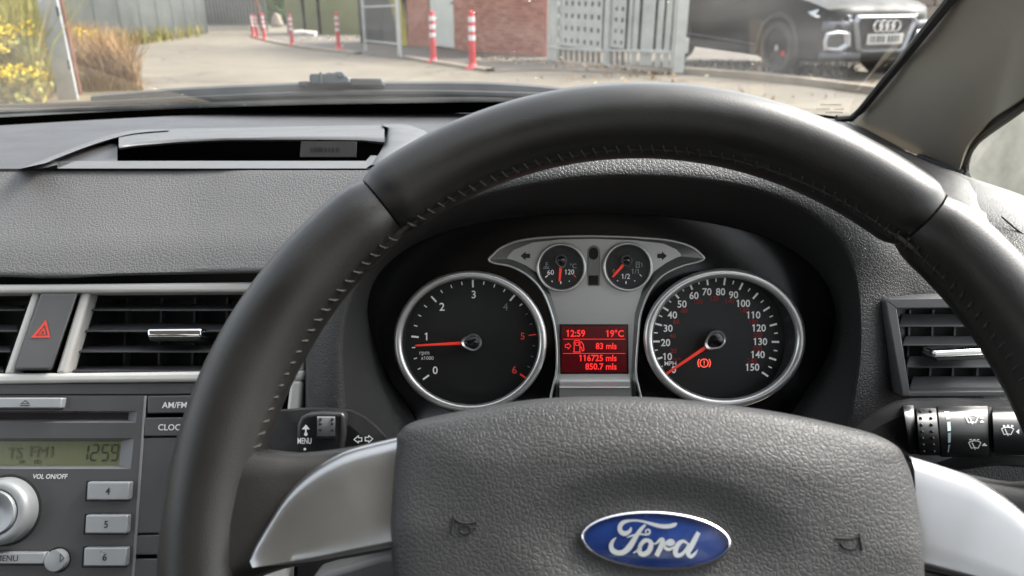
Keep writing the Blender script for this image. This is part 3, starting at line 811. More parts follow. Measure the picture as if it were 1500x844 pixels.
ST = [(.84, .55, .30, .60, .50, .70, .30, .73, .74), (.80, .72, .26, .66, .66, .78, .40, .82, .83), (.66, .83, .22, .74, .78, .86, .45, .90, .91),
      (.40, .875, .20, .82, .83, .93, .50, .965, .975), (0, .89, .20, .88, .84, .98, .50, 1.01, 1.02), (-.45, .89, .2, .92, .84, 1.01, .55, 1.03, 1.04),
      (-1.05, .89, .2, .94, .84, 1.02, .62, 1.42, 1.45), (-1.9, .89, .2, .95, .84, 1.03, .62, 1.48, 1.51), (-2.8, .89, .2, .95, .84, 1.04, .60, 1.44, 1.47),
      (-3.25, .86, .25, .95, .80, 1.02, .60, 1.2, 1.22), (-3.38, .78, .35, .85, .7, .95, .5, 1.0, 1.02)]
def section(s):
    X, wd, zb, zs, y6, z6, y7, z7, z8 = s
    h = [(0, zb), (wd * .85, zb), (wd * .965, zb + .07), (wd * .985, zb + .13), (wd, .5 * zb + .5 * zs), (wd * .985, zs), (y6, z6), (y7, z7), (0, z8)]
    return [(X, y, z) for y, z in h] + [(X, -y, z) for y, z in h[-2:0:-1]]
mb = MB(); ns = cr([sum([list(q) for q in section(s)], []) for s in ST], 41)
rows = [[Vector(q[3 * i:3 * i + 3]) for i in range(16)] for q in ns]
mb.grid(rows, closed_u=True); mb.f.append(tuple(range(16))); mb.f.append(tuple(range(40 * 16 + 15, 40 * 16 - 1, -1)))
mb.build('body', M['paint'], SUV, smooth=50)
for s in (1, -1):
    mb = MB(); mb.add([(-.62, s * .845, 1.04), (-2.75, s * .848, 1.06), (-2.6, s * .66, 1.40), (-1.15, s * .66, 1.40)], [(0, 1, 2, 3)])
    o = mb.build('side_window', M['carglass'], SUV); md = o.modifiers.new('s', 'SOLIDIFY'); md.thickness = .02; md.offset = 0
    mb = MB(); mb.abox(-2.2, -.4, s * .89 - .012, s * .89 + .012, .24, .34); mb.build('sill_trim', M['clad'], SUV, bevel=.01)
    mb = MB(); mb.tube([(-2.25, s * .893, .40), (-.45, s * .893, .36)], .012, 6); mb.build('sill_crease', M['bumper'], SUV)
    # headlamp
    hl = MB(); y = s
    front = [(.80, y * .46, .70), (.72, y * .70, .715), (.56, y * .85, .76), (.50, y * .865, .80), (.60, y * .80, .835), (.74, y * .62, .80), (.815, y * .47, .765)]
    hl.prism([Vector(p) + Vector((.03, y * .015, 0)) for p in front], (-.10, -y * .05, 0)); h_ = hl.build('headlight', M['lampglass'], SUV, bevel=.008)
    mb = MB(); mb.tube([(.838, y * .47, .71), (.76, y * .70, .722), (.62, y * .845, .76)], .012, 6); mb.build('light_strip', M['daylamp'], h_)
    # fog surround
    yy = [.46, .74, .80, .74, .50, .44] if False else None
    out = [(.50, .58), (.66, .60), (.80, .575), (.82, .47), (.80, .37), (.58, .35), (.47, .42)]
    inn = [(.58, .545), (.66, .555), (.765, .54), (.775, .47), (.765, .405), (.64, .40), (.56, .45)]
    fx = lambda yv: .905 - .24 * max(0, abs(yv) - .25) ** 1.6
    mb = MB(); mb.grid([[Vector((fx(a) , y * a, z)) for a, z in out], [Vector((fx(a) + .03, y * a, z)) for a, z in [((p[0] + q[0]) / 2, (p[1] + q[1]) / 2) for p, q in zip(out, inn)]],
                        [Vector((fx(a) + .005, y * a, z)) for a, z in inn]], closed_u=True)
    fs = mb.build('fog_light_surround', M['carchrome'], SUV, smooth=30)
    mb = MB(); mb.add([Vector((fx(a) + .004, y * a, z)) for a, z in inn], [tuple(range(7))]); mb.build('fog_light_recess', M['grille'], fs)
    mb = MB(); mb.grid([[Vector((fx(a) - .02, y * a, z)) for a in (.30, .5, .7, .82)] for z in (.345, .26)]); o = mb.build('lower_lip', M['bumper'], SUV); md = o.modifiers.new('s', 'SOLIDIFY'); md.thickness = .04
    mb = MB(); mb.grid([[Vector((fx(a) - .03, y * a, z)) for a in (.44, .6, .74, .82)] for z in (.70, .64, .585)]); o = mb.build('bumper_panel', M['bumper'], SUV); md = o.modifiers.new('s', 'SOLIDIFY'); md.thickness = .05
# grille
og = [(-.43, .77), (.43, .77), (.47, .70), (.36, .37), (.30, .33), (-.30, .33), (-.36, .37), (-.47, .70)]
ig = [(-.38, .725), (.38, .725), (.405, .68), (.31, .395), (.27, .37), (-.27, .37), (-.31, .395), (-.405, .68)]
mb = MB(); mb.grid([[Vector((.86, y, z)) for y, z in og], [Vector((.915, (y + a) / 2, (z + b) / 2)) for (y, z), (a, b) in zip(og, ig)], [Vector((.875, y, z)) for y, z in ig]], closed_u=True)
gr = mb.build('grille_frame', M['carchrome'], SUV, smooth=30)
mb = MB(); mb.add([Vector((.878, y, z)) for y, z in ig], [tuple(range(8))]); mb.build('grille_backing', M['grille'], gr)
mb = MB()
for k in range(9):
    z = .39 + k * .037; hw = .30 + (z - .37) * .30; mb.abox(.878, .892, -hw, hw, z, z + .010)
mb.build('grille_bars', M['clad'], gr)
for k in range(4):
    mb = MB(); cy = .135 - k * .09
    mb.tube([Vector((.915, cy + .062 * math.cos(a), .645 + .062 * math.sin(a))) for a in [i * math.pi / 12 for i in range(24)]], .011, 6, closed=True, up=(1, 0, 0))
    mb.build('emblem_ring', M['chrome'], gr)
mb = MB(); mb.abox(.90, .922, -.27, .27, .43, .555); pl = mb.build('number_plate', M['plate'], SUV, bevel=.008)
CARPLATE = pl
# wheels
def wheel(x, y):
    s = 1 if y > 0 else -1
    def lat(prof, name, m, par):
        mb = MB(); mb.grid([[Vector((x + r * math.cos(k * math.pi / 16), y + s * o, .345 + r * math.sin(k * math.pi / 16))) for k in range(32)] for r, o in prof], closed_u=True)
        return mb.build(name, m, par, smooth=40)
    wh = lat([(.235, -.10), (.31, -.11), (.340, -.09), (.345, 0), (.340, .075), (.31, .10), (.245, .095), (.235, .07)], 'wheel', M['tyre'], SUV)
    lat([(.24, .085), (.225, .09), (.215, .05), (.0, .04)], 'rim', M['alloy'], wh)
    for k in range(5):
        a = k * 2 * math.pi / 5 + .3; mb = MB(); d = Vector((math.cos(a), 0, math.sin(a))); q = Vector((-math.sin(a), 0, math.cos(a)))
        c = Vector((x, y + s * .075, .345)); mb.prism([c + d * .03 - q * .035, c + d * .225 - q * .022, c + d * .225 + q * .022, c + d * .03 + q * .035], (0, -s * .025, 0)); mb.build('spoke', M['alloy'], wh)
    mb = MB(); mb.disc((x, y + s * .08, .345), (.04, 0, 0), (0, 0, .04), 16); mb.build('hub_cap', M['carchrome'], wh)
    mb = MB(); mb.box((x + .125, y + s * .058, .335), (.035, 0, 0), (0, .012, 0), (0, 0, .085)); mb.build('caliper', M['caliper'], wh, bevel=.01)
    mb = MB(); arc = [i * math.pi / 20 for i in range(-1, 22)]
    mb.grid([[Vector((x + r * math.cos(a), y + s * o, .345 + r * math.sin(a))) for a in arc] for r, o in ((.445, .075), (.44, .10), (.385, .105), (.375, .02))])
    mb.build('wheel_arch', M['clad'], SUV, smooth=40)
    mb = MB(); mb.disc((x, y + s * .0, .345), (.40, 0, 0), (0, 0, .40), 30); mb.build('arch_shadow_disc', M['grille'], SUV)  # dark disc standing for the shaded opening of the wheel arch
for x in (0, -2.6):
    for y in (.80, -.80): wheel(x, y)
mb = MB()
for k, (u, wd) in enumerate([(-.22, .022), (-.175, .03), (-.12, .034), (-.075, .03), (-.03, .03), (.05, .034), (.10, .034), (.15, .030), (.195, .022)]):
    mb.abox(.921, .9235, u - wd / 2, u + wd / 2, .455, .532)
mb.build('plate_characters', M['clad'], CARPLATE)

hub = P(1141, 78, 10.55)
h_ = Vector((math.cos(R(72)), -math.sin(R(72)), 0)); left = Vector((-h_.y, h_.x, 0))
org = hub + left * .88; org.z = .0
SUV.scale = (1.06, 1.06, 1.06); SUV.location = org; SUV.rotation_euler = (0, 0, math.atan2(h_.y, h_.x))
# ================================================================== CAR INTERIOR
# ---- windscreen (thin raked sheet), frit, seal
WS = Frame(P(400, 165, .86), (1, 0, 0), (0, -1, .477))
t = thing('windscreen', P(400, 165, .86), 'dusty raked windscreen in front of the dashboard', 'windscreen')
edge_r = [P(1262, 170, .84), P(1320, 92, .70), P(1390, 4, .57), P(1440, -56, .50), P(1560, -250, .38)]
def ws_at(x, y): return Vector((x, y, WS.o.z + (WS.o.y - y) * .477))
ys_ = [.900, .84, .70, .61, .54, .40, .12]
xr = [.392, .385, .352, .335, .322, .30, .27]
mb = MB(); mb.grid([[ws_at(-1.0, y), ws_at(-.3, y), ws_at(xr_, y)] for y, xr_ in zip(ys_, xr)]); mb.build('glass', M['screen'], t, smooth=None)
deck_back = [(-900, 236, .72), (-650, 220, .76), (-420, 205, .80), (-200, 196, .84), (0, 184, .86), (200, 172.5, .865), (400, 164.5, .865), (560, 160.5, .865), (720, 157.5, .86), (960, 158, .86), (1150, 166, .85), (1250, 176, .84), (1300, 190, .80)]
db = cr(deck_back, 72)
mb = MB(); r0 = []; r1 = []; r2 = []
for (x, y, d) in db:
    lift = 12 - 4 * min(1, max(0, x / 700)) if x < 1000 else 2
    p = WS.px(x, y + 8, .003); q = WS.px(x, y - lift, .003)
    r0.append(p); r1.append(q)
mb.grid([r0, r1]); mb.build('frit_band', M['frit'], t)
mb = MB(); mb.tube([P(1225, 174, .835), P(1248, 173, .835), P(1262, 161, .82), P(1322, 87, .70), P(1392, 0, .57), P(1440, -60, .50), P(1560, -255, .38)], .0042, 8); mb.build('seal', M['seal'], t)

# small etched marks low on the glass
mb = MB(); rnd = random.Random(4)
for (x0, x1, y) in ((1202, 1232, 152.5), (1196, 1216, 159), (1222, 1234, 159), (1210, 1234, 164)):
    x = x0
    while x < x1:
        wd = rnd.uniform(1, 3); mb.add([WS.px(x, y, -.002), WS.px(x + wd, y + .2, -.002), WS.px(x + wd, y + 2, -.002), WS.px(x, y + 1.8, -.002)], [(0, 1, 2, 3)]); x += wd + .8
mb.build('etched_mark', M['seal'], t)

# ---- scuttle and wiper outside
t = thing('scuttle_panel', P(400, 150, 1.0), 'weathered grey green panel at the foot of the windscreen', 'panel')
sc_ = cr([(-900, 205, .9), (-420, 178, 1.0), (-200, 166, 1.0), (0, 155, 1.0), (200, 149, 1.0), (400, 143, 1.0), (560, 140, 1.0), (720, 138, 1.0), (840, 150, 1.0), (960, 170, 1.0), (1200, 215, .99)], 40)
mb = MB(); mb.grid([[P(x, y + 34, d - .06) for x, y, d in sc_], [P(x, y + 16, d - .03) for x, y, d in sc_], [P(x, y, d) for x, y, d in sc_], [P(x, y + 5, d + .06) for x, y, d in sc_]])
mb.build('panel', M['scuttle'], t)
mb = MB(); mb.tube([P(x, y + 9, d - .035) for x, y, d in sc_[4:36]], .0035, 6); mb.build('rubber_lip', M['wiper'], t)
t = thing('windscreen_wiper', P(400, 130, 1.0), 'black wiper lying along the foot of the windscreen', 'wiper')
bl = cr([(133, 141, .99), (260, 131, .99), (400, 124.5, .99), (470, 122, .99), (600, 121.5, .99), (700, 122, .99), (780, 126, .985), (860, 135, .98), (960, 152, .97)], 40)
mb = MB(); mb.grid([[P(x, y + 1, d) for x, y, d in bl], [P(x, y - 2, d + .012) for x, y, d in bl], [P(x, y + 9, d + .02) for x, y, d in bl], [P(x, y + 13, d - .002) for x, y, d in bl]], closed_v=True)
mb.build('blade', M['wiper'], t, smooth=50)
ar = cr([(0, 152, 1.0), (140, 147, .985), (300, 139, .98), (470, 132.5, .98), (640, 131, .98), (800, 135, .975)], 30)
mb = MB(); mb.tube([P(x, y + 6, d) for x, y, d in ar], .0045, 8); mb.build('rubber_edge', M['wiper'], t)
ff = Frame(P(482, 116, .975), (1, 0, 0), UP)
mb = MB(); mb.prism([ff.px(*q) for q in ((452, 109), (455, 107), (476, 107), (480, 105), (488, 106), (492, 104), (502, 104), (505, 109), (512, 112), (513, 123), (453, 124))], -ff.n * .03)
mb.build('clip', M['nozzle'], t, bevel=.003)
mb = MB(); mb.box(ff.px(470, 115, .003), ff.ex * .001, ff.ey * .007, ff.n * .004); mb.build('clip_rib', M['wiper'], t)
mb = MB(); mb.prism([ff.px(*q, .002) for q in ((490, 110), (493, 105), (503, 105), (504, 110), (497, 116))], -ff.n * .01); mb.build('clip_latch', M['nozzle'], t, bevel=.002)
mb = MB(); mb.prism([ff.px(*q, -.004) for q in ((512, 114), (557, 114), (562, 118), (562, 127), (512, 127))], -ff.n * .02); mb.build('arm_cover', M['wiper'], t, bevel=.003)
mb = MB(); mb.prism([ff.px(*q, -.004) for q in ((436, 118), (453, 118), (453, 127), (436, 127))], -ff.n * .02); mb.build('arm_cover', M['wiper'], t, bevel=.003)

# ---- dashboard
DASH = thing('dashboard', P(300, 600, .52), 'dark grey padded dashboard spanning the car beneath the windscreen', 'dashboard')
DK = Frame(P(300, 240, .55), (1, 0, 0), P(400, 165, .86) - P(400, 240, .55))
# deck: grid with an opening for the storage bin
cols = [-900, -700, -550, -420, -300, -200, -100, 0, 60, 120, 172, 240, 320, 400, 480, 564, 640, 720, 840, 960, 1100]
def back_y(x):
    for a, b in zip(db, db[1:]):
        if a[0] <= x <= b[0]: return a[1] + (b[1] - a[1]) * (x - a[0]) / (b[0] - a[0])
    return db[-1][1]
rows = []
for k in range(9):
    row = []
    for x in cols:
        yb = back_y(x) ; yl = [yb + 0, yb + 8, 0.5 * (yb + 8) + .5 * 200, 200, 209, 222, 236, 244, 250][k]
        if yb > 186: yl = yb + (250 - yb) * k / 8
        xx = x + (250 - yl) * (750 - x) * .00045 if False else x
        p = DK.px(xx, yl)
        row.append(p)
    rows.append(row)
mb = MB(); mb.grid(rows, skip=lambda i, j: i in (4, 5) and 10 <= j <= 14)
mb.build('deck', M['deck'], DASH)
# rolled front pad
d0 = (DK.px(300, 249.5) - CAM).dot(FWD)
prof = [(249.5, d0, 0), (251, d0 - .0008, 0), (262, d0 - .005, 0), (285, d0 - .013, 0), (315, d0 - .023, 0), (345, d0 - .033, 0), (370, d0 - .042, 0), (388, d0 - .045, 0), (400, d0 - .048, 0), (406, d0 - .049, 0), (409, d0 - .048, 0), (410, d0 - .042, 0), (410, d0 - .01, 0)]
cols2 = [-900, -650, -420, -250, -120, -40, 20, 60, 100, 150, 200, 260, 320, 380, 430, 460, 500, 560]
rows = []
for (y, d, _) in prof:
    row = []
    for x in cols2:
        f = min(1, max(0, (y - 250) / 160)); x = x if x <= 430 else 430 + (x - 430) * (1 - .78 * min(1, f * 1.6))
        wav = -5 + (3.0 * math.exp(-((x - 80) / 60) ** 2)) - max(0, (x - 110)) * .018
        row.append(P(x, y + f * wav, d - max(0, x - 300) * .00006))
    rows.append(row)
mb = MB(); mb.grid(rows); mb.build('front_pad', M['pad'], DASH, smooth=60)
mb = MB(); mb.tube([P(x, 249.2, d0 + .0004) for x in (-420, 0, 30, 200, 400, 548)], .0011, 6); mb.build('pad_seam', M['matteblack'], DASH)
# storage bin: frame, front bar, lid, cavity, label
BIN = MB()
def dkp(pts, h): return [DK.px(x, y, h) for x, y in pts]
left_out = [(28, 247.5), (73, 230), (120, 212), (163, 197), (200, 190.5), (247, 189)]
left_in = [(80, 236), (84, 233.5), (128, 216.5), (170, 203.5), (203, 196), (247, 192)]
a = cr(left_out, 16); b = cr(left_in, 16)
BIN.grid([dkp(a, -.002), dkp(a, .003), dkp([(p[0] + (q[0] - p[0]) * .3, p[1] + (q[1] - p[1]) * .3) for p, q in zip(a, b)], .0065), dkp([(p[0] + (q[0] - p[0]) * .75, p[1] + (q[1] - p[1]) * .75) for p, q in zip(a, b)], .006), dkp(b, .003), dkp(b, -.012)])
ro = [(560, 183), (577, 182), (597, 183), (612, 188), (626, 197), (600, 222), (580, 243)]
ri = [(562, 185), (568, 190), (566, 200), (562, 212), (556, 224), (550, 232), (546, 241)]
a = cr(ro, 18); b = cr(ri, 18)
BIN.grid([dkp(a, -.003), dkp(a, .003), dkp([(p[0] + (q[0] - p[0]) * .3, p[1] + (q[1] - p[1]) * .3) for p, q in zip(a, b)], .0075), dkp([(p[0] + (q[0] - p[0]) * .75, p[1] + (q[1] - p[1]) * .75) for p, q in zip(a, b)], .0075), dkp(b, .004), dkp(b, -.012)])
SB = BIN.build('storage_bin', M['binframe'], DASH, smooth=75)
SB['label'] = 'open storage tray in the dashboard top'
mb = MB(); xs_ = [28, 60, 84, 160, 240, 320, 400, 480, 536, 543, 552]
mb.grid([[DK.px(x, 247.5 - (0 if x < 540 else 4), -.001) for x in xs_], [DK.px(x, 246.8 - (0 if x < 540 else 5), .0018) for x in xs_],
         [DK.px(x if x > 60 else x + 50, 236 - (0 if x < 540 else 8), .0022) for x in xs_], [DK.px(x if x > 60 else x + 50, 235.5 - (0 if x < 540 else 8), -.02) for x in xs_]])
mb.build('front_bar', M['binframe'], SB, smooth=50)
lid_x = [174, 200, 260, 330, 400, 470, 530, 563]
lo = lambda x: 220 - 12.5 * min(1, max(0, (x - 173) / 140)) ** .7 + max(0, x - 520) * .1
hi = lambda x: 199 - 10 * min(1, max(0, (x - 173) / 60)) ** .6 - (x - 233) * .018 if x > 190 else 198 - (x - 173) * .25
rows = []
for k in range(9):
    f = k / 8; rows.append([DK.px(x, lo(x) + (hi(x) - lo(x)) * f, .002 + .008 * math.sin(math.pi * (0.1 + .9 * f) ** .8)) for x in lid_x])
rows.insert(0, [DK.px(x, lo(x), -.02) + Vector((0, .012, 0)) for x in lid_x])
mb = MB(); mb.grid(rows); mb.build('lid', M['binframe'], SB, smooth=60)
mb = MB()
c0 = [DK.px(120, 236, -.003), DK.px(566, 236, -.003), DK.px(566, 206, -.003), DK.px(140, 206, -.003)]
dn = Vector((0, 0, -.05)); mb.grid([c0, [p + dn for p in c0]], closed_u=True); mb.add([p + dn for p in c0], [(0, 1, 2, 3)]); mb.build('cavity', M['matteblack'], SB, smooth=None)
lf = Frame(P(480, 220, .60), (1, 0, 0), (0, .25, 1))
mb = MB(); mb.prism([lf.px(*q) for q in ((441, 207), (522, 207), (522, 230), (439, 230))], -lf.n * .001); lb = mb.build('paper_label', M['label'], SB)
mb = MB(); rnd = random.Random(9); x = 455
while x < 496:
    wd = rnd.uniform(1.2, 3); mb.add([lf.px(x, 216.5, .0008), lf.px(x + wd, 216.5, .0008), lf.px(x + wd, 222.5, .0008), lf.px(x, 222.5, .0008)], [(0, 1, 2, 3)]); x += wd + rnd.choice([.8, 1.2, 3])
mb.build('label_print', M['print_blk'], SB)

# instrument hood
NB = 72
Bc = cr([(512, 700, .445), (505, 640, .44), (498, 560, .435), (500, 480, .43), (520, 420, .425), (565, 360, .42), (640, 312, .415), (720, 282, .41), (840, 260, .405), (960, 257, .405), (1070, 268, .405), (1150, 291, .41), (1210, 328, .415), (1246, 376, .42), (1260, 440, .425), (1261, 520, .43), (1250, 600, .435), (1240, 660, .44)], NB)
A1 = cr([(462, 700, .452), (460, 640, .448), (458, 560, .445), (460, 470, .442), (482, 390, .437), (530, 320, .43), (620, 268, .425), (720, 234, .42), (840, 217, .42), (960, 213, .42), (1090, 222, .42), (1190, 250, .42), (1270, 300, .42), (1322, 370, .426), (1345, 440, .446), (1350, 520, .452), (1350, 600, .456), (1345, 660, .46)], NB)
A2 = cr([(447, 700, .49), (446, 640, .488), (446, 560, .486), (448, 460, .484), (462, 365, .48), (510, 270, .49), (610, 222, .51), (720, 197, .52), (840, 184, .53), (960, 182, .53), (1100, 190, .53), (1230, 215, .53), (1345, 262, .52), (1440, 330, .485), (1490, 420, .47), (1520, 500, .475), (1530, 600, .475), (1530, 660, .475)], NB)
A3 = cr([(446, 700, .55), (446, 640, .55), (446, 560, .55), (447, 460, .55), (460, 360, .56), (510, 270, .58), (610, 215, .62), (720, 190, .66), (840, 178, .70), (960, 174, .72), (1100, 178, .72), (1240, 195, .72), (1365, 240, .68), (1470, 290, .60), (1560, 340, .55), (1620, 440, .53), (1640, 600, .53), (1640, 660, .53)], NB)
C2 = cr([(660, 700, .475), (630, 655, .475), (603, 605, .475), (572, 560, .475), (548, 505, .475), (538, 450, .475), (552, 405, .475), (600, 362, .475), (670, 334, .475), (760, 318, .475), (870, 312, .475), (980, 317, .475), (1080, 334, .475), (1150, 360, .475), (1200, 400, .475), (1224, 455, .475), (1213, 520, .475), (1180, 575, .475), (1150, 620, .475)], NB)
def mixr(a, b, f, dd=0): return [tuple(p + (q - p) * f for p, q in zip(u, v)) for u, v in zip(a, b)]
def addd(a, dd): return [(x, y, d + dd) for x, y, d in a]
rings = [A3, A2, addd(mixr(A2, A1, .5), -.012), A1, addd(mixr(A1, Bc, .4), -.005), addd(mixr(A1, Bc, .8), -.003), addd(mixr(A1, Bc, .95), -.001), Bc, addd(mixr(Bc, C2, .06), .001)]
mb = MB(); mb.grid([[P(*q) for q in r_] for r_ in rings]); hd = mb.build('instrument_hood', M['hood'], DASH, smooth=70)
mb = MB(); mb.grid([[P(*q) for q in r_] for r_ in (addd(mixr(Bc, C2, .06), .001), addd(mixr(Bc, C2, .25), .002), mixr(Bc, C2, .6), C2, addd(C2, .02))]); mb.build('hood_lining_shaded', M['lining'], DASH, smooth=70)

# dashboard right of the hood, under the side window
mb = MB()
rows = [[(1330, 222, .78), (1385, 246, .73), (1430, 263, .68), (1500, 287, .62), (1600, 330, .55)], [(1330, 240, .70), (1385, 256, .67), (1430, 268, .63), (1500, 293, .585), (1600, 340, .52)],
        [(1340, 290, .56), (1395, 300, .54), (1440, 312, .52), (1510, 335, .49), (1600, 380, .465)], [(1340, 380, .47), (1400, 390, .465), (1450, 400, .46), (1520, 410, .455), (1600, 440, .45)],
        [(1340, 438, .45), (1400, 436, .45), (1450, 436, .448), (1520, 436, .446), (1600, 440, .445)]]
rows = [cr(r_, 16) for r_ in rows]; cols_ = [cr([r_[j] for r_ in rows], 24) for j in range(16)]
mb.grid([[P(*q) for q in c_] for c_ in cols_]); mb.build('side_pad', M['hood'], DASH, smooth=70)
mb = MB(); mb.tube([P(1468, 318, .498), P(1485, 333, .49), P(1510, 352, .48)], .0006, 5); mb.build('pad_seam', M['matteblack'], DASH)

mb = MB(); top_ = cr([(1120, 163, .85), (1200, 172, .845), (1250, 181, .842), (1300, 206, .80), (1345, 230, .77), (1410, 256, .735)], 20); bot_ = cr([(1120, 200, .70), (1200, 205, .69), (1250, 215, .66), (1300, 238, .63), (1345, 262, .60), (1410, 285, .57)], 20)
mb.grid([[P(*q) for q in top_], [P(*q) for q in bot_]]); mb.build('deck_end', M['deck'], DASH)
# ---- centre stack plane
aS = R(8.4)
ST_ = Frame(P(205, 690, .47), RT, UP * math.cos(aS) + FWD * math.sin(aS))
def poly(fr, pts, h, th): return MB().prism([fr.px(x, y, h) for x, y in pts], -fr.n * th)
# silver surround (one moulding)
mb = MB()
def bar(pts, h=.004, th=.012): mb.prism([ST_.px(x, y, h) for x, y in pts], -ST_.n * th)
bar([(-260, 418), (120, 415.5), (450, 412), (451, 427), (120, 428.5), (-260, 431)], .0075, .016)
bar([(-260, 548), (100, 546.5), (447, 542), (444, 558), (100, 561), (-260, 566)], .0040)
bar([(46, 427), (57.5, 427), (18, 549), (4, 549)], .0035)
bar([(117.5, 427), (132, 427), (95, 548), (80, 548)], .0035)
bar([(430, 426), (450, 426), (444, 546), (424, 546)], .0035)
bar([(424.5, 557), (443.5, 557), (431, 700), (424, 844), (418, 960), (372, 960), (384, 844), (408, 700)], .0034)
mb.build('silver_surround', M['silver'], DASH, bevel=.0022, seg=3)
# dark backing below, the stack's body
mb = MB(); mb.prism([ST_.px(x, y, -.040) for x, y in ((-300, 400), (470, 396), (455, 1000), (-300, 1000))], -ST_.n * .05); mb.build('stack_body', M['matteblack'], DASH)
mb = MB(); mb.prism([ST_.px(x, y, .001) for x, y in ((-260, 563), (424, 559), (422, 577), (212, 579), (-260, 580))], -ST_.n * .03); mb.build('stack_strip', M['radio'], DASH, bevel=.001)
mb = MB(); mb.prism([ST_.px(x, y, .002) for x, y in ((-1000, 418), (-262, 418), (-262, 640), (-300, 1000), (-1000, 1000))], -ST_.n * .05); mb.build('glovebox_panel', M['hood'], DASH, bevel=.006)
# lower dash right of stack, behind the wheel
mb = MB(); mb.grid([[P(x, y, d) for x, d in ((430, .475), (520, .46), (640, .46), (900, .47), (1200, .46), (1500, .46), (1640, .46))] for y, dd in ((575, 0), (700, .01), (860, .02), (1050, .03)) for d in [0]][:0] or
        [[P(x, y, d + dd) for x, d in ((436, .478), (520, .465), (640, .465), (900, .475), (1200, .465), (1500, .46), (1700, .46))] for y, dd in ((655, 0), (700, .004), (860, .01), (1050, .02))])
mb.build('knee_panel', M['hood'], DASH)
# steering column shroud
mb = MB(); sec = []
for d, s in ((.455, 1.0), (.40, .97), (.345, .9)):
    sec.append([P(900 + 340 * s * math.copysign(abs(math.cos(a)) ** .5, math.cos(a)), 845 - 165 * s * math.copysign(abs(math.sin(a)) ** .6, math.sin(a)), d) for a in [k * math.pi / 20 for k in range(40)]])
mb.grid(sec, closed_u=True); mb.add(sec[-1], [tuple(range(40))]); mb.build('column_shroud', M['hood'], DASH, smooth=50)
mb = MB(); mb.prism([P(x, y, .385) for x, y in ((455, 846), (560, 815), (600, 812), (600, 860), (455, 870))], FWD * .02); mb.build('column_trim', M['vframe'], DASH, bevel=.003)
# ---- air vents in the centre stack
def vent(label, tl, tr, bl_, br, slats, tab, fr=ST_, name='air_vent', group='dashboard air vents', sm='slat', vanes=(), depth=.016, tilt=.25, sl_th=.0026, hface=-.004, dd=.038):
    c = fr.px((tl[0] + br[0]) / 2, (tl[1] + br[1]) / 2)
    t = thing(name, c, label, 'air vent', group)
    f_ = [fr.px(*tl, .0), fr.px(*tr, .0), fr.px(*br, .0), fr.px(*bl_, .0)]
    mb = MB(); mb.grid([f_, [p - fr.n * dd for p in f_]], closed_u=True); mb.add([p - fr.n * dd for p in f_], [(0, 1, 2, 3)]); mb.build('duct', M['matteblack'], t, smooth=None)
    def edge(y, side):
        a, b = (tl, bl_) if side == 0 else (tr, br)
        return a[0] + (b[0] - a[0]) * (y - a[1]) / (b[1] - a[1])
    for (y0, y1) in slats:
        xa, xb = edge(y1, 0) - 1, edge(y1, 1) + 1
        a, b = fr.px(xa, y1, hface), fr.px(xb, y1, hface)             # front lower edge
        at, bt = fr.px(xa, y1 - 3.2, hface), fr.px(xb, y1 - 3.2, hface)
        ad, bd = fr.px(xa + 2, y0, hface), fr.px(xb, y0, hface)
        back = -fr.n * depth
        # top surface runs back so that its far edge shows at y0
        ra, rb = fr.px(xa + 4, y0, hface - depth), fr.px(xb, y0, hface - depth)
        mb = MB(); mb.add([a, b, bt, at, ra, rb, ra - fr.ey * .003, rb - fr.ey * .003], [(0, 1, 2, 3), (3, 2, 5, 4), (4, 5, 7, 6), (6, 7, 1, 0), (0, 3, 4, 6), (1, 7, 5, 2)])
        mb.build('slat', M[sm], t, bevel=.0006)
    for x in vanes:
        mb = MB(); a = fr.px(x, tl[1] + 2, -dd * .74); b = fr.px(x - 6, bl_[1] - 2, -dd * .74); mb.prism([a, a + fr.ex * .0012, b + fr.ex * .0012, b], -fr.n * dd * .2); mb.build('vane', M['slat'], t)
    if tab:
        x0, x1, y0, y1 = tab
        mb = MB(); mb.prism([fr.px(x, y, .007) for x, y in ((x0, y0), (x1, y0 - .5), (x1, y1 - .5), (x0, y1))], -fr.n * .014); mb.build('tab', M['chrome'] if sm == 'slat' else M['silver3'], t, bevel=.0016, seg=3)
        mb = MB(); mb.prism([fr.px(x, y, .0045) for x, y in ((x0 + 1, y1 - 2), (x1 - 1, y1 - 2), (x1 - 3, y1 + 5), (x0 + 3, y1 + 5))], -fr.n * .02); mb.build('tab_base', M['black'], t, bevel=.001)
    return t
vent('black slatted air vent between hazard switch and steering wheel rim', (132, 428), (432, 427), (95, 547), (425, 543), ((445.5, 456), (473.5, 487), (505, 517), (535, 545.5)), (215, 295, 481, 494), vanes=(185, 236, 285, 332, 380))
vent('black slatted air vent on the other side of the hazard switch', (-200, 430), (46, 428), (-230, 548), (4, 548), ((446, 456), (475, 487), (506, 517), (536, 546)), None, vanes=(-120, -70, -20))
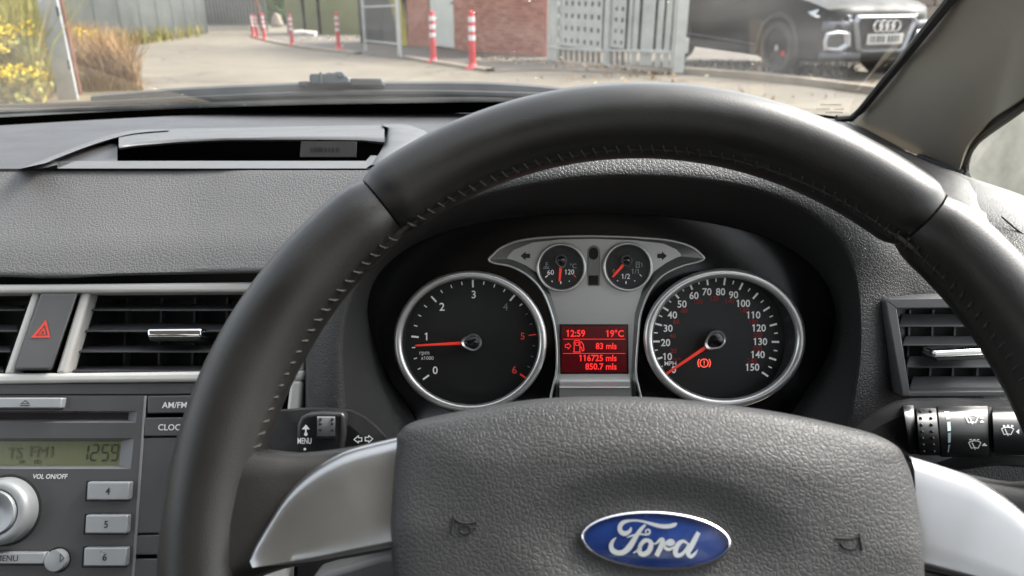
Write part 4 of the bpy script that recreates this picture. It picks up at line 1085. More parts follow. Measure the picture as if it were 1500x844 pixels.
# hazard switch
t = thing('hazard_switch', ST_.px(68, 487), 'tall dark hazard switch with red triangle between two vents', 'switch')
mb = MB(); hp = [(58, 428), (117, 428), (79, 547.5), (18.5, 547.5)]
top = [ST_.px(x, y, .0065) for x, y in ((60, 429.5), (114, 429.5), (75, 541), (21, 541))]
bot = [ST_.px(x, y, -.012) for x, y in ((60, 428.5), (115.5, 428.5), (78, 546), (19.5, 546))]
mb.add(top + bot, [(0, 1, 2, 3), (0, 4, 5, 1), (1, 5, 6, 2), (2, 6, 7, 3), (3, 7, 4, 0)]); mb.build('button', mat('hazard_button', (.085, .085, .087), .42, noise=(30, .08), dust=.6), t, bevel=.0012, seg=3)
mb = MB(); tri = [(67.5, 468), (74, 494.5), (45, 495)]; mid = [(65.8, 476), (70, 491.5), (52.5, 492)]; in0 = [(64.5, 479.5), (67.8, 490), (55.5, 490.3)]; in1 = [(63, 484.5), (64.8, 488.8), (59.6, 489)]
for o_, i_ in ((tri, mid), (in0, in1)):
    mb.grid([[ST_.px(*q, .0069) for q in o_], [ST_.px(*q, .0069) for q in i_]], closed_u=True)
mb.build('warning_triangle', M['hazred'], t, smooth=None)

# ---- radio
RAD = thing('car_radio', ST_.px(100, 700), 'dusty dark grey car radio with silver buttons and green display', 'radio')
panel = [(-260, 579), (213, 579.5), (209.5, 640), (195.5, 844), (190, 960), (-260, 960)]
# panel with openings: built of strips round slot and display
mb = MB()
def rp(pts, h=.004, th=.02): mb.prism([ST_.px(x, y, h) for x, y in pts], -ST_.n * th)
edge = lambda y: 213 - (y - 579.5) * .0685
rp([(-260, 579.5), (edge(579.5), 579.5), (edge(602), 602), (-260, 602)])
rp([(-260, 619), (edge(619), 619), (edge(642), 642), (-260, 642)])
rp([(201, 602), (edge(602), 602), (edge(619), 619), (199, 619)])
rp([(196, 642), (edge(642), 642), (edge(687), 687), (191.5, 687)])
rp([(-260, 687), (edge(687), 687), (edge(960), 960), (-260, 960)])
mb.build('fascia', M['radio'], RAD)
mb = MB(); mb.tube([ST_.px(edge(y) , y, .0035) for y in (580, 700, 850, 960)], .0009, 6); mb.build('fascia_edge', M['radio2'], RAD)
mb = MB(); mb.grid([[ST_.px(*q, .0035) for q in ((-260, 602), (201, 602), (199, 619), (-260, 619))], [ST_.px(*q, -.002) for q in ((-260, 605), (188, 605), (187, 614.5), (-260, 614.5))]], closed_u=True); mb.build('slot_bezel', M['radio2'], RAD, smooth=None)
mb = MB(); mb.prism([ST_.px(*q, -.0015) for q in ((-260, 604.5), (189, 604.5), (187, 615), (-260, 615))], -ST_.n * .004); mb.build('disc_slot', M['slot'], RAD)
mb = MB(); mb.grid([[ST_.px(*q, .0035) for q in ((-260, 642), (196, 642), (191.5, 687), (-260, 687))], [ST_.px(*q, -.003) for q in ((-260, 647), (177, 647), (174, 681.5), (-260, 682.5))]], closed_u=True); mb.build('display_bezel', M['radio2'], RAD, smooth=None)
mb = MB(); mb.prism([ST_.px(*q, -.0028) for q in ((-260, 646), (178, 646), (175, 682.5), (-260, 683.5))], -ST_.n * .003); disp = mb.build('display', M['lcdg'], RAD)
def seg7(x, y, w_, h_, ch, m, par, fr=ST_, h=-.0022, wd=.16):
    S = {'1': 'bc', '2': 'abged', '5': 'afgcd', '9': 'abfgcd', '0': 'abcdef', 'S': 'afgcd', 'T': 'aim', 'F': 'afge', 'M': 'efbc', '7': 'abc'}[ch]
    k = wd * w_; g = .8
    sl = -.14
    def X(u, v): return (x + u * w_ + (v) * h_ * -sl * -1 * -1, y - v * h_) if False else (x + u * w_ + v * h_ * .14, y - v * h_)
    seg = {'a': (0, 1, 1, 1), 'g': (0, .5, 1, .5), 'd': (0, 0, 1, 0), 'f': (0, .5, 0, 1), 'b': (1, .5, 1, 1), 'e': (0, 0, 0, .5), 'c': (1, 0, 1, .5), 'i': (.5, .5, .5, 1), 'm': (.5, 0, .5, .5)}
    mb = MB()
    for q in S:
        u0_, v0_, u1_, v1_ = seg[q]
        if v0_ == v1_: pts = [(u0_ + .1, v0_ - .05), (u1_ - .1, v0_ - .05), (u1_ - .1, v0_ + .05), (u0_ + .1, v0_ + .05)]
        else: pts = [(u0_ - .10, v0_ + .05), (u0_ + .10, v0_ + .05), (u0_ + .10, v1_ - .05), (u0_ - .10, v1_ - .05)]
        mb.add([fr.px(*X(*p_), h) for p_ in pts], [(0, 1, 2, 3)])
    return mb.build('numeral', m, par, smooth=None)
for ch, x in zip('1259', (117, 132, 147.5, 161.5)): seg7(x, 674.5, 9.5, 22.5, ch, M['lcdgt'], disp)
T(ST_, 62, 662, 'FM1', 16, M['lcdgh'], disp, 'lettering', -.0022, sx=1.0)
T(ST_, 22, 664, 'TS', 16, M['lcdgh'], disp, 'lettering', -.0022, sx=.9)
T(ST_, 32, 676.5, 'AF', 5, M['lcdgt'], disp, 'lettering', -.0022, sx=1.1)
for cx in (52.5, 57):
    mb = MB(); mb.grid([[ST_.px(cx + r_ * math.cos(k * .4488), 676.5 + r_ * math.sin(k * .4488), -.0022) for k in range(14)] for r_ in (2.0, 2.8)], closed_u=True); mb.build('stereo_symbol', M['lcdgt'], disp, smooth=None)
T(ST_, 73, 698, 'VOL ON/OFF', 6.6, M['print_lt'], RAD, 'lettering', .0044, bold=.02, shear=.15, sx=.92)
def button(pts, txt, h=.0085, tm='print_blk', m='btn', cap=10, tx=None, name='button', bev=.0010):
    b_ = poly(ST_, pts, h, .012).build(name, M[m], RAD, bevel=bev, seg=3)
    cx = sum(p[0] for p in pts) / len(pts); cy = sum(p[1] for p in pts) / len(pts)
    if txt: T(ST_, (tx or cx), cy, txt, cap, M[tm], b_, 'lettering', h + .0003, bold=.008)
    # dark joint round the button
    return b_
def joint(pts): 
    cx = sum(p[0] for p in pts) / len(pts); cy = sum(p[1] for p in pts) / len(pts)
    q = [(x + math.copysign(1.6, x - cx), y + math.copysign(1.6, y - cy)) for x, y in pts]
    mb = MB(); mb.grid([[ST_.px(*a, .0043) for a in q], [ST_.px(*a, .0043) for a in pts]], closed_u=True); mb.build('button_gap', M['matteblack'], RAD, smooth=None)
for pts, tx in (([(128, 706), (190, 706), (188, 733), (126, 733)], '4'), ([(125.5, 754.5), (187, 754.5), (185.5, 782), (123.5, 782)], '5'), ([(123, 802.5), (185.5, 802.5), (183.5, 830), (121, 830)], '6')):
    button(pts, tx); joint(pts)
pts = [(-120, 809.5), (66, 809.5), (64.5, 827), (-120, 827)]; joint(pts); button(pts, None); T(ST_, 10, 818, 'MENU', 8.5, M['print_blk'], RAD, 'lettering', .0088)
pts = [(-120, 582.5), (91.5, 582.5), (88.5, 598.5), (-120, 598.5)]; joint(pts); eb = button(pts, None)
mb = MB(); mb.grid([[ST_.px(*q, .0089) for q in ((37, 586), (43.5, 592), (29.5, 592))], [ST_.px(*q, .0089) for q in ((37, 587.4), (41, 591.2), (32, 591.2))]], closed_u=True)
mb.add([ST_.px(*q, .0089) for q in ((29.5, 593.6), (43.5, 593.6), (43.5, 594.8), (29.5, 594.8))], [(0, 1, 2, 3)]); mb.build('eject_symbol', M['print_blk'], eb, smooth=None)
def sdisc(cx, cy, r_px, prof, name, m, par, n=40):
    c = ST_.px(cx, cy); rr = r_px * (c - CAM).dot(FWD) / F
    mb = MB(); mb.grid([[c + ST_.ex * (rr * a * math.cos(2 * math.pi * k / n)) + ST_.ey * (rr * a * math.sin(2 * math.pi * k / n)) + ST_.n * h for k in range(n)] for a, h in prof], closed_u=True)
    mb.f.append(tuple(len(mb.v) - n + k for k in range(n)))
    return mb.build(name, m, par, smooth=40)
sdisc(91.5, 818, 16.5, [(1.1, .004), (1.1, .0042)], 'button_gap', M['matteblack'], RAD)
pb = sdisc(92.5, 817.5, 15.3, [(1, .003), (1, .008), (.93, .0092), (.6, .0095)], 'play_button', M['btn'], RAD)
mb = MB(); mb.grid([[ST_.px(*q, .0099) for q in ((87.5, 811), (95, 817.5), (87.5, 824))], [ST_.px(*q, .0099) for q in ((88.6, 813.2), (93.4, 817.5), (88.6, 821.8))]], closed_u=True); mb.build('play_symbol', M['print_blk'], pb, smooth=None)
sdisc(16, 746, 50, [(1.02, .0041), (1.0, .0043)], 'knob_gap', M['matteblack'], RAD)
kn = sdisc(16, 746, 47, [(1, .003), (1, .007), (.985, .012), (.92, .0145), (.80, .0155), (.70, .0150), (.68, .013)], 'volume_knob', M['btn'], RAD, 64)
sdisc(16, 746, 31, [(1, .010), (1, .0155), (.95, .0168), (.8, .0165), (.5, .0145), (.2, .0135)], 'knob_cap', M['btn'], kn, 48)
# side column of keys
K = [([(216, 580), (380, 578), (380, 604), (215, 606)], 'AM/FM', 256, 593.5), ([(212, 612), (380, 610), (380, 638), (210, 639.5)], 'CLOCK', 252, 626)]
for pts, s, tx, ty in K:
    b_ = poly(ST_, pts, .0042, .02).build('key', M['radio'], RAD, bevel=.0008); T(ST_, tx, ty, s, 8.6, M['print_lt'], b_, 'lettering', .0045, bold=.014)
for pts in ([(209, 641.5), (330, 640), (325, 780), (199.5, 782)], [(199, 784), (330, 782), (330, 812), (197, 813.5)], [(197, 819), (330, 817), (330, 900), (192, 900)]):
    poly(ST_, pts, .0035, .02).build('blank_plate', M['radio'], RAD, bevel=.0008)

# ---- instrument cluster
CL = thing('instrument_cluster', P(870, 560, .475), 'instrument cluster with two round dials and red display behind the wheel', 'instruments')
F0 = camframe(.475)
def C(x, y, d): return P(x, y, d)
mb = MB(); mb.add([P(x, y, .4775) for x, y, d in C2], [tuple(range(NB))]); mb.build('back_plate', M['gloss'], CL, smooth=None)
def ring_tube(cx, cy, a, b, r_px, d, name, m, par, n=96):
    r_ = r_px * d / F
    pts = [P(cx + a * math.cos(2 * math.pi * k / n), cy + b * math.sin(2 * math.pi * k / n), d) for k in range(n)]
    mb = MB(); mb.tube(pts, r_, 12, closed=True, up=FWD); return mb.build(name, m, par, smooth=60)
def dial(cx, cy, ring, hubc, name, rt, facer):
    rcx, rcy, a, b = ring
    n = 72; dF = .4735
    mb = MB(); mb.add([P(rcx + (a + 1) * math.cos(2 * math.pi * k / n), rcy + (b + 1) * math.sin(2 * math.pi * k / n), dF) for k in range(n)], [tuple(range(n))])
    f_ = mb.build(name, M['face'], CL, smooth=None)
    mb = MB(); mb.grid([[P(rcx + (a - 2) * math.cos(2 * math.pi * k / n), rcy + (b - 2) * math.sin(2 * math.pi * k / n), .4605) for k in range(n)],
                        [P(cx + facer * math.cos(2 * math.pi * k / n), cy + facer * .97 * math.sin(2 * math.pi * k / n), dF - .0003) for k in range(n)]], closed_u=True)
    mb.build('inner_wall', M['sleeve'], f_)
    ring_tube(rcx, rcy, a, b, rt, .459, 'bezel_ring', M['silver3'], f_)
    mb = MB(); mb.grid([[P(rcx + (a + e) * math.cos(2 * math.pi * k / n), rcy + (b + e) * math.sin(2 * math.pi * k / n), d_) for k in range(n)] for e, d_ in ((3, .4595), (6.5, .4625), (7.5, .474))], closed_u=True)
    mb.build('bezel_skirt', M['gloss'], f_)
    return f_
dF = .4733
def ticks(par, cx, cy, lst, m, name='tick_marks'):
    mb = MB()
    for ang, r0_, r1_, wd in lst:
        c_, s_ = math.cos(R(ang)), math.sin(R(ang))
        q = [(cx + r0_ * c_ - wd / 2 * s_, cy - r0_ * s_ - wd / 2 * c_), (cx + r1_ * c_ - wd / 2 * s_, cy - r1_ * s_ - wd / 2 * c_),
             (cx + r1_ * c_ + wd / 2 * s_, cy - r1_ * s_ + wd / 2 * c_), (cx + r0_ * c_ + wd / 2 * s_, cy - r0_ * s_ + wd / 2 * c_)]
        mb.add([P(*p_, dF) for p_ in q], [(0, 1, 2, 3)])
    return mb.build(name, m, par, smooth=None)
FF = camframe(dF)
def needle(par, cx, cy, tipx, tipy, tail=.0, w0=5.0, w1=2.6, d=.4655):
    dx, dy = tipx - cx, tipy - cy; l = math.hypot(dx, dy); ux, uy = dx / l, dy / l; nx, ny = -uy, ux
    mb = MB(); b0 = (cx + ux * 6, cy + uy * 6)
    pts = [(b0[0] + nx * w0 / 2, b0[1] + ny * w0 / 2), (tipx + nx * w1 / 2, tipy + ny * w1 / 2), (tipx - nx * w1 / 2, tipy - ny * w1 / 2), (b0[0] - nx * w0 / 2, b0[1] - ny * w0 / 2)]
    mb.prism([P(x, y, d) for x, y in pts], FWD * .0018); return mb.build('needle', M['needle'], par, bevel=.0004)
def hub(par, cx, cy, r_px, ux, uy, d=.4635):
    n = 28; mb = MB(); pts = []
    for k in range(n):
        a = 2 * math.pi * k / n; x, y = math.cos(a), math.sin(a); e = max(0, x * ux + y * uy) ** 6 * .45
        pts.append((x * (1 + e), y * (1 + e)))
    rows = []
    for s, dd in ((1.0, .008), (1.0, .001), (.9, -.0006), (.70, .0004)): rows.append([P(cx + r_px * s * x, cy + r_px * s * y, d + dd) for x, y in pts])
    mb.grid(rows, closed_u=True); h_ = mb.build('needle_hub', M['silver3'], par, smooth=50)
    mb = MB(); mb.grid([[P(cx + r_px * s * x, cy + r_px * s * y, d + dd) for x, y in pts] for s, dd in ((.74, .0003), (.5, -.0006), (.02, -.001))], closed_u=True); mb.build('hub_cap', M['gloss'], par, smooth=50)
# tachometer
TA = dial(693, 501.5, (689, 500.5, 106, 98), None, 'tachometer', 6.3, 99)
tc_ = (694, 502)
a_t = lambda v: 216 - v * 41.7
ticks(TA, *tc_, [(a_t(v), 81, 92, 2.6) for v in (0, 1, 2, 3, 4)] + [(a_t(v / 4), 86, 91, 1.6) for v in range(1, 18) if v % 4], M['white'])
ticks(TA, *tc_, [(a_t(5), 81, 92, 1.6), (a_t(6), 82, 93, 2.6)] , M['redprint'])
ticks(TA, *tc_, [(a_t(v / 4), 86, 90, 1.4) for v in (18, 19, 21, 22, 23)], M['grey'])
for s, x, y, m_, c_ in (('0', 637.5, 542.5, 'white', 11), ('1', 625, 493, 'white', 11), ('2', 647.5, 449.5, 'white', 11.5), ('3', 694, 431.5, 'white', 11), ('4', 740.5, 449.5, 'grey', 11), ('5', 765.5, 492.5, 'redprint', 10), ('6', 753.5, 542, 'redprint', 11)):
    T(FF, x, y, s, c_, M[m_], TA, 'numeral', 0, bold=.012 if m_ == 'white' else 0)
T(FF, 621.5, 518.5, 'rpm', 6.5, M['white'], TA, 'lettering'); T(FF, 626, 524.5, 'x1000', 5.2, M['white'], TA, 'lettering')
needle(TA, 692, 502, 608, 506.5); hub(TA, 693, 502, 13, -1, 0)
# speedometer
SP = dial(1049, 499, (1061, 495.5, 111.5, 95.5), None, 'speedometer', 7.2, 101)
sc2 = (1048.5, 499)
a_s = lambda v: 214 - v * 1.656
ticks(SP, *sc2, [(a_s(v), 82, 93, 2.8) for v in range(0, 151, 10)] + [(a_s(v), 86, 91.5, 1.7) for v in range(5, 150, 10)], M['white'])
for v, (x, y) in {0: (987, 541.5), 10: (977.5, 522.5), 20: (975, 502), 30: (978.5, 481), 40: (985, 461.5), 50: (999, 445.5), 60: (1016.5, 433), 70: (1035.5, 427.5), 80: (1055.5, 427.5), 90: (1074.5, 432), 100: (1088.5, 444.5), 110: (1103.5, 461.5), 120: (1111.5, 480.5), 130: (1113.5, 500.5), 140: (1110, 519.5), 150: (1102, 538)}.items():
    T(FF, x, y, str(v), 10.2, M['white'], SP, 'numeral', 0, bold=.018, sx=.96)
for v, (x, y) in {20: (986.5, 514), 40: (985.5, 492), 60: (990.5, 471.5), 80: (1002.5, 455), 100: (1022.5, 442), 120: (1046, 437.5), 140: (1068.5, 441.5), 160: (1090, 454.5), 180: (1103.5, 471.5), 200: (1110, 490.5), 220: (1109.5, 511), 240: (1101.5, 528.5)}.items():
    T(FF, x, y, str(v), 6.6, M['dimred'], SP, 'numeral', 0, bold=.01)
T(FF, 991.5, 526, 'km/h', 4.4, M['dimred'], SP, 'lettering'); T(FF, 982, 532.5, 'MPH', 6.4, M['white'], SP, 'lettering', bold=.01)
needle(SP, 1049, 499, 975, 549, w1=3); hub(SP, 1049.5, 498, 14.5, -.83, .55)
# brake warning lamp
bf = camframe(dF - .0002); mb = MB(); n = 24
bx, by = 1031.5, 532
mb.grid([[P(bx + r_ * math.cos(2 * math.pi * k / n), by + r_ * math.sin(2 * math.pi * k / n), dF) for k in range(n)] for r_ in (5.2, 6.6)], closed_u=True)
for s in (-1, 1):
    arc = [R(a) for a in range(-40, 41, 10)]
    mb.grid([[P(bx + s * r_ * math.cos(a), by + r_ * math.sin(a), dF) for a in arc] for r_ in (8.4, 9.9)])
mb.add([P(*q, dF) for q in ((bx - .8, by - 3.6), (bx + .8, by - 3.6), (bx + .6, by + 1), (bx - .6, by + 1))], [(0, 1, 2, 3)])
mb.add([P(*q, dF) for q in ((bx - .7, by + 2), (bx + .7, by + 2), (bx + .7, by + 3.4), (bx - .7, by + 3.4))], [(0, 1, 2, 3)])
mb.build('brake_warning_lamp', M['lamp'], SP, smooth=None)
# silver centre panel
right = [(872.5, 346), (932, 348), (982, 352.5), (1012, 361.5), (1027, 373), (1031, 379), (1022, 384), (998.6, 390), (972, 403), (952, 426), (939, 459), (934.5, 499), (931.5, 545.6), (931.5, 612)]
leftp = [(813.5, 612), (815.5, 540), (814.5, 499), (809.5, 466), (796, 429.5), (776, 406), (750, 391), (724, 385.5), (716, 380.5), (722, 373), (736.5, 361.5), (766, 351.5), (816, 347)]
outl = right + leftp
inr = [(872.5, 350), (930, 352), (972, 357), (990, 365), (998, 373), (997, 375.5), (992, 377), (976, 385), (958, 398), (941, 424), (930, 459), (927, 499), (925, 545), (925, 606)]
inl = [(820, 606), (822, 540), (820.5, 499), (817, 466), (806, 429), (790, 402), (770, 388.5), (752, 381), (743, 379), (745, 374), (753, 366), (780, 355.5), (820, 351)]
dP = .4635
o3 = [P(x, y, dP) for x, y in outl]
mb = MB(); mb.grid([o3, [P(x, y, dP + .012) for x, y in outl]], closed_u=True); mb.build('panel_edge', M['olive'], CL)
mb = MB(); mb.grid([[P(x, y, dP) for x, y in outl], [P(x, y, dP + .0035) for x, y in inr + inl]], closed_u=True); mb.build('panel_chamfer', M['olive'], CL, smooth=20)
mb = MB(); mb.tube([P(x, y, dP) for x, y in cr(outl, 160, True)], .0008, 8, closed=True, up=FWD); mb.build('panel_rim', M['silver3'], CL, smooth=60)
pp = inr + inl
mb = MB(); mb.add([P(x, y, dP + .0034) for x, y in pp], [tuple(range(len(pp)))]); SILV = mb.build('silver_panel', M['silver2'], CL, smooth=None)
dS = dP + .0034
# arrows
for s, cx in ((-1, 770), (1, 969.5)):
    mb = MB(); q = [(-7.5, 0), (0, -6.5), (0, -3.2), (6.5, -3.2), (6.5, 3.2), (0, 3.2), (0, 6.5)]
    mb.add([P(cx + (x if s < 0 else -x), 375 + y, dS - .0003) for x, y in q], [tuple(range(7))]); mb.build('indicator_arrow', M['print_blk'], SILV, smooth=None)
# centre capsule
mb = MB(); cap = [(860.5 if abs(a) > 90 else 879.5, 0) for a in ()]
caps = [(870 + 9.2 * math.cos(R(a)), 369 - 9.5 * math.sin(R(a))) for a in range(0, 181, 20)] + [(861, 417), (863, 419), (877, 419), (879, 417)]
mb.prism([P(x, y, dS - .0008) for x, y in caps], FWD * .001); cp_ = mb.build('sensor_plate', M['olive'], SILV, bevel=.0003)
c1 = [(869.5 + 6.8 * math.cos(R(a)), 369.5 - 7 * math.sin(R(a))) for a in range(0, 181, 20)] + [(862.7 + 6.8 - 6.8 * math.cos(R(a)), 373.5 + 7 * math.sin(R(a))) for a in range(0, 181, 20)]
mb = MB(); mb.add([P(x, y, dS - .0011) for x, y in c1], [tuple(range(len(c1)))]); mb.build('sensor_window', M['gloss'], cp_, smooth=None)
mb = MB(); mb.add([P(x, y, dS - .0011) for x, y in ((862.5, 403.5), (876.5, 403.5), (876.5, 417.5), (862.5, 417.5))], [(0, 1, 2, 3)]); mb.build('sensor_window', M['gloss'], cp_, smooth=None)
# small gauges
def small(cx, cy, name, hubx, huby, tip):
    n = 48; mb = MB(); mb.add([P(cx + 34 * math.cos(2 * math.pi * k / n), cy + 34 * math.sin(2 * math.pi * k / n), dS - .0012) for k in range(n)], [tuple(range(n))])
    g = mb.build(name, M['face'], CL, smooth=None)
    ring_tube(cx, cy, 34.6, 34.2, 2.0, dS - .0035, 'bezel_ring', M['silver3'], g, 64)
    mb = MB(); mb.grid([[P(cx + r_ * math.cos(2 * math.pi * k / n), cy + r_ * math.sin(2 * math.pi * k / n), d_) for k in range(n)] for r_, d_ in ((33.5, dS - .0035), (31, dS - .0015))], closed_u=True); mb.build('inner_wall', M['olive'], g)
    needle(g, hubx, huby, *tip, w0=4.4, w1=2.8, d=dS - .0032)
    hub(g, hubx, huby - 1, 8.6, .15, 1 if name == 'temperature_gauge' else .8, dS - .0045)
    return g
FS = camframe(dS - .0015)
g1 = small(822.3, 392, 'temperature_gauge', 822, 382, (819.5, 412.5))
g2 = small(919.7, 391, 'fuel_gauge', 918, 382.5, (897.5, 406))
def gt(par, lst, m):
    mb = MB()
    for x0, y0, x1, y1, wd in lst:
        l = math.hypot(x1 - x0, y1 - y0); nx, ny = -(y1 - y0) / l * wd / 2, (x1 - x0) / l * wd / 2
        mb.add([P(*q, dS - .0015) for q in ((x0 + nx, y0 + ny), (x1 + nx, y1 + ny), (x1 - nx, y1 - ny), (x0 - nx, y0 - ny))], [(0, 1, 2, 3)])
    mb.build('tick_marks', m, par, smooth=None)
gt(g1, [(798.5, 406.5, 802.5, 403.5, 1.4), (808, 411.5, 809.5, 413, 1.5), (821.5, 412, 821.5, 416, 1.5), (833.5, 411.5, 834.5, 412.5, 1.4)], M['white']); gt(g1, [(840.5, 403, 843.5, 406, 1.4)], M['redprint'])
gt(g2, [(904, 411, 905.5, 412, 1.4), (917, 412, 917, 416, 1.5), (929, 411, 930.5, 412, 1.4), (937, 402, 940, 405, 1.2)], M['white'])
T(FS, 806.5, 399, '60', 7.2, M['white'], g1); T(FS, 834, 398.5, '120', 7.2, M['white'], g1, sx=.95); T(FS, 839.5, 389.5, '°C', 6.8, M['grey'], g1, 'lettering')
T(FS, 899.5, 397.5, '0', 6.4, M['grey'], g2); T(FS, 916.5, 405, '1/2', 7.4, M['white'], g2); T(FS, 931, 397.5, '1/1', 7.2, M['grey'], g2)
gt(g1, [(800, 384, 800, 390.5, 1), (800, 385, 803, 385, .8), (800, 387.3, 803, 387.3, .8), (796.5, 391.2, 804.5, 391.2, 1), (795.5, 393.3, 804.5, 393.3, .9)], M['grey'])
gt(g2, [(932, 383.5, 932, 391.5, 1), (936.5, 383.5, 936.5, 391.5, 1), (932, 384, 936.5, 384, 1), (932, 387, 936.5, 387, .9), (931, 391.5, 937.5, 391.5, 1), (938.5, 385, 940.5, 387, .9), (940.5, 387, 940.5, 391, .9)], M['grey'])
# display
lcd = [(822.5, 477.5), (917.5, 477.5), (918, 545.5), (822.5, 545.5)]
mb = MB(); mb.prism([P(x, y, dS - .0004) for x, y in ((819.5, 475), (920.5, 475), (921, 548), (819.5, 548))], FWD * .001); mb.build('display_frame', M['gloss'], SILV, bevel=.0003)
mb = MB(); mb.add([P(x, y, dS - .0007) for x, y in lcd], [(0, 1, 2, 3)]); DSP = mb.build('trip_display', M['lcd'], CL, smooth=None)
FD = camframe(dS - .0009)
for s, x, y, c_, al in (('12:59', 829, 488.5, 9.6, 'LEFT'), ('19°C', 914, 488.5, 9.6, 'RIGHT'), ('83 mls', 903.5, 507, 8.8, 'RIGHT'), ('116725 mls', 903.5, 524.5, 9.0, 'RIGHT'), ('850.7 mls', 903.5, 537, 9.0, 'RIGHT')):
    T(FD, x, y, s, c_, M['lcdtext'], DSP, 'lettering', 0, bold=.022, align=al, sx=.93)
mb = MB()
for y in (496.5, 517.5): mb.add([P(x, yy, dS - .0009) for x, yy in ((825, y), (916, y), (916, y + .8), (825, y + .8))], [(0, 1, 2, 3)])
def lseg(x0, y0, x1, y1, wd=1.0):
    l = math.hypot(x1 - x0, y1 - y0); nx, ny = -(y1 - y0) / l * wd / 2, (x1 - x0) / l * wd / 2
    mb.add([P(*q, dS - .0009) for q in ((x0 + nx, y0 + ny), (x1 + nx, y1 + ny), (x1 - nx, y1 - ny), (x0 - nx, y0 - ny))], [(0, 1, 2, 3)])
pump = [(841, 515.5), (841, 500.5), (842.5, 498.8), (848, 498.8), (849.5, 500.5), (849.5, 515.5)]
for a, b in zip(pump, pump[1:]): lseg(*a, *b, 1.2)
lseg(839.5, 515.8, 851, 515.8, 1.2); lseg(843, 501.5, 848, 501.5); lseg(843, 506, 848, 506); lseg(843, 501.5, 843, 506); lseg(848, 501.5, 848, 506)
for a, b in zip([(851, 500), (854.5, 505), (855.5, 513), (853, 514.5), (852, 509)], [(854.5, 505), (855.5, 513), (853, 514.5), (852, 509), (849.5, 508)]): lseg(*a, *b, 1.3)
arw = [(828, 505), (832, 505), (832, 502.5), (836.5, 507), (832, 511.5), (832, 509), (828, 509), (828, 505)]
for a, b in zip(arw, arw[1:]): lseg(*a, *b, .9)
mb.build('display_symbols', M['lcdtext'], DSP, smooth=None)
# tray below the display
mb = MB(); rows = []
for y, dd in ((548, 0), (556, -.0006), (562, -.0022), (565.5, -.0055), (568, -.006), (571, -.0045), (612, -.003)):
    rows.append([P(x, y, dS + dd) for x in (819.5, 823, 827, 870, 915, 919, 923)])
mb.grid(rows); mb.build('display_sill', M['silver2'], SILV, smooth=50)

# ---- right hand air vent
RV = Frame(P(1400, 510, .429), RT, UP * math.cos(R(-6)) + FWD * math.sin(R(-6)))
V3 = vent('grey slatted side air vent above the wiper stalk', (1313, 452), (1560, 448), (1334, 575), (1580, 575), ((459, 480), (491.5, 508), (521, 540), (550.5, 571)), None, fr=RV, sm='rslat', vanes=(1332, 1366, 1399, 1435, 1470), depth=.006, hface=-.004, dd=.015)
mb = MB()
def fbar(pts, h=.003): mb.prism([RV.px(x, y, h) for x, y in pts], -RV.n * .026)
fbar([(1298.5, 441), (1304, 437.5), (1400, 436), (1600, 434), (1600, 450), (1400, 451), (1313, 452.5)]); fbar([(1297.5, 443), (1299.5, 439.5), (1314, 451.5), (1334.5, 580.5), (1322, 581)], .0028); fbar([(1333, 573.5), (1600, 572), (1600, 581), (1322, 581.5)], .0026)
mb.build('frame', M['vframe'], V3, bevel=.0014, seg=3)
mb = MB(); mb.prism([RV.px(x, y, .012) for x, y in ((1367, 513.5), (1450, 510.5), (1450, 521), (1367, 524.5))], -RV.n * .012); mb.build('tab', M['chrome'], V3, bevel=.0014, seg=3)
mb = MB(); mb.prism([RV.px(x, y, .010) for x, y in ((1369, 523), (1450, 520), (1450, 526), (1372, 530))], -RV.n * .016); mb.build('tab_base', M['black'], V3, bevel=.001)

# ---- column stalks
def stalk_sheet(fr_d, profile): pass
t = thing('indicator_stalk', P(490, 630, .40), 'black indicator stalk with menu switch left of the airbag cover', 'stalk')
SK = camframe(.392)
mb = MB(); outer = [(392, 604), (410, 600), (440, 597.5), (485, 597), (515, 600), (535, 610), (552, 624), (572, 645), (580, 668), (560, 690), (520, 700), (440, 690), (392, 680)]
rows = [[SK.px(x, y, -.03) for x, y in outer], [SK.px(x, y, .0) for x, y in outer], [SK.px(x * .965 + 480 * .035, y * .94 + 645 * .06, .006) for x, y in outer], [SK.px(x * .6 + 480 * .4, y * .6 + 645 * .4, .008) for x, y in outer]]
mb.grid(rows, closed_u=True); mb.add(rows[-1], [tuple(range(len(outer)))]); body = mb.build('body', M['stalk'], t, smooth=45)
mb = MB(); mb.prism([SK.px(x, y, .013) for x, y in ((434, 622), (440, 611), (450, 606), (470, 604), (500, 604.5), (506, 608), (505, 640), (500, 668), (434, 668))], -SK.n * .009); mb.build('collar', M['stalk'], t, bevel=.002, seg=3)
mb = MB(); mb.prism([SK.px(x, y, .0132) for x, y in ((461.5, 608.5), (493.5, 608.5), (493, 645), (462, 645))], -SK.n * .003); mb.build('wheel_slot', M['matteblack'], t)
mb = MB(); xs2 = (464.5, 491); mb.grid([[SK.px(x, y, h) for x in xs2] for y, h in ((609.5, .0125), (612, .0155), (625, .0175), (639, .0165), (643, .0125))])
sw = mb.build('scroll_switch', mat('scroll_grey', (.14, .14, .145), .4, dust=.3), t, smooth=50)
for x in (469, 486.5):
    for y in (614.5, 621, 630):
        mb = MB(); c = SK.px(x, y, .0172 if y > 615 else .0165); n = 10
        mb.grid([[c + SK.ex * (r_ * .0008 * math.cos(k * math.pi / 5)) + SK.ey * (r_ * .0008 * math.sin(k * math.pi / 5)) + SK.n * h for k in range(n)] for r_, h in ((1, -.0005), (.7, .0004), (.05, .0006))], closed_u=True); mb.build('nub', M['stalk'], sw)
T(SK, 446, 646, 'MENU', 8.6, M['white'], t, 'lettering', .0134, bold=.012, sx=.62)
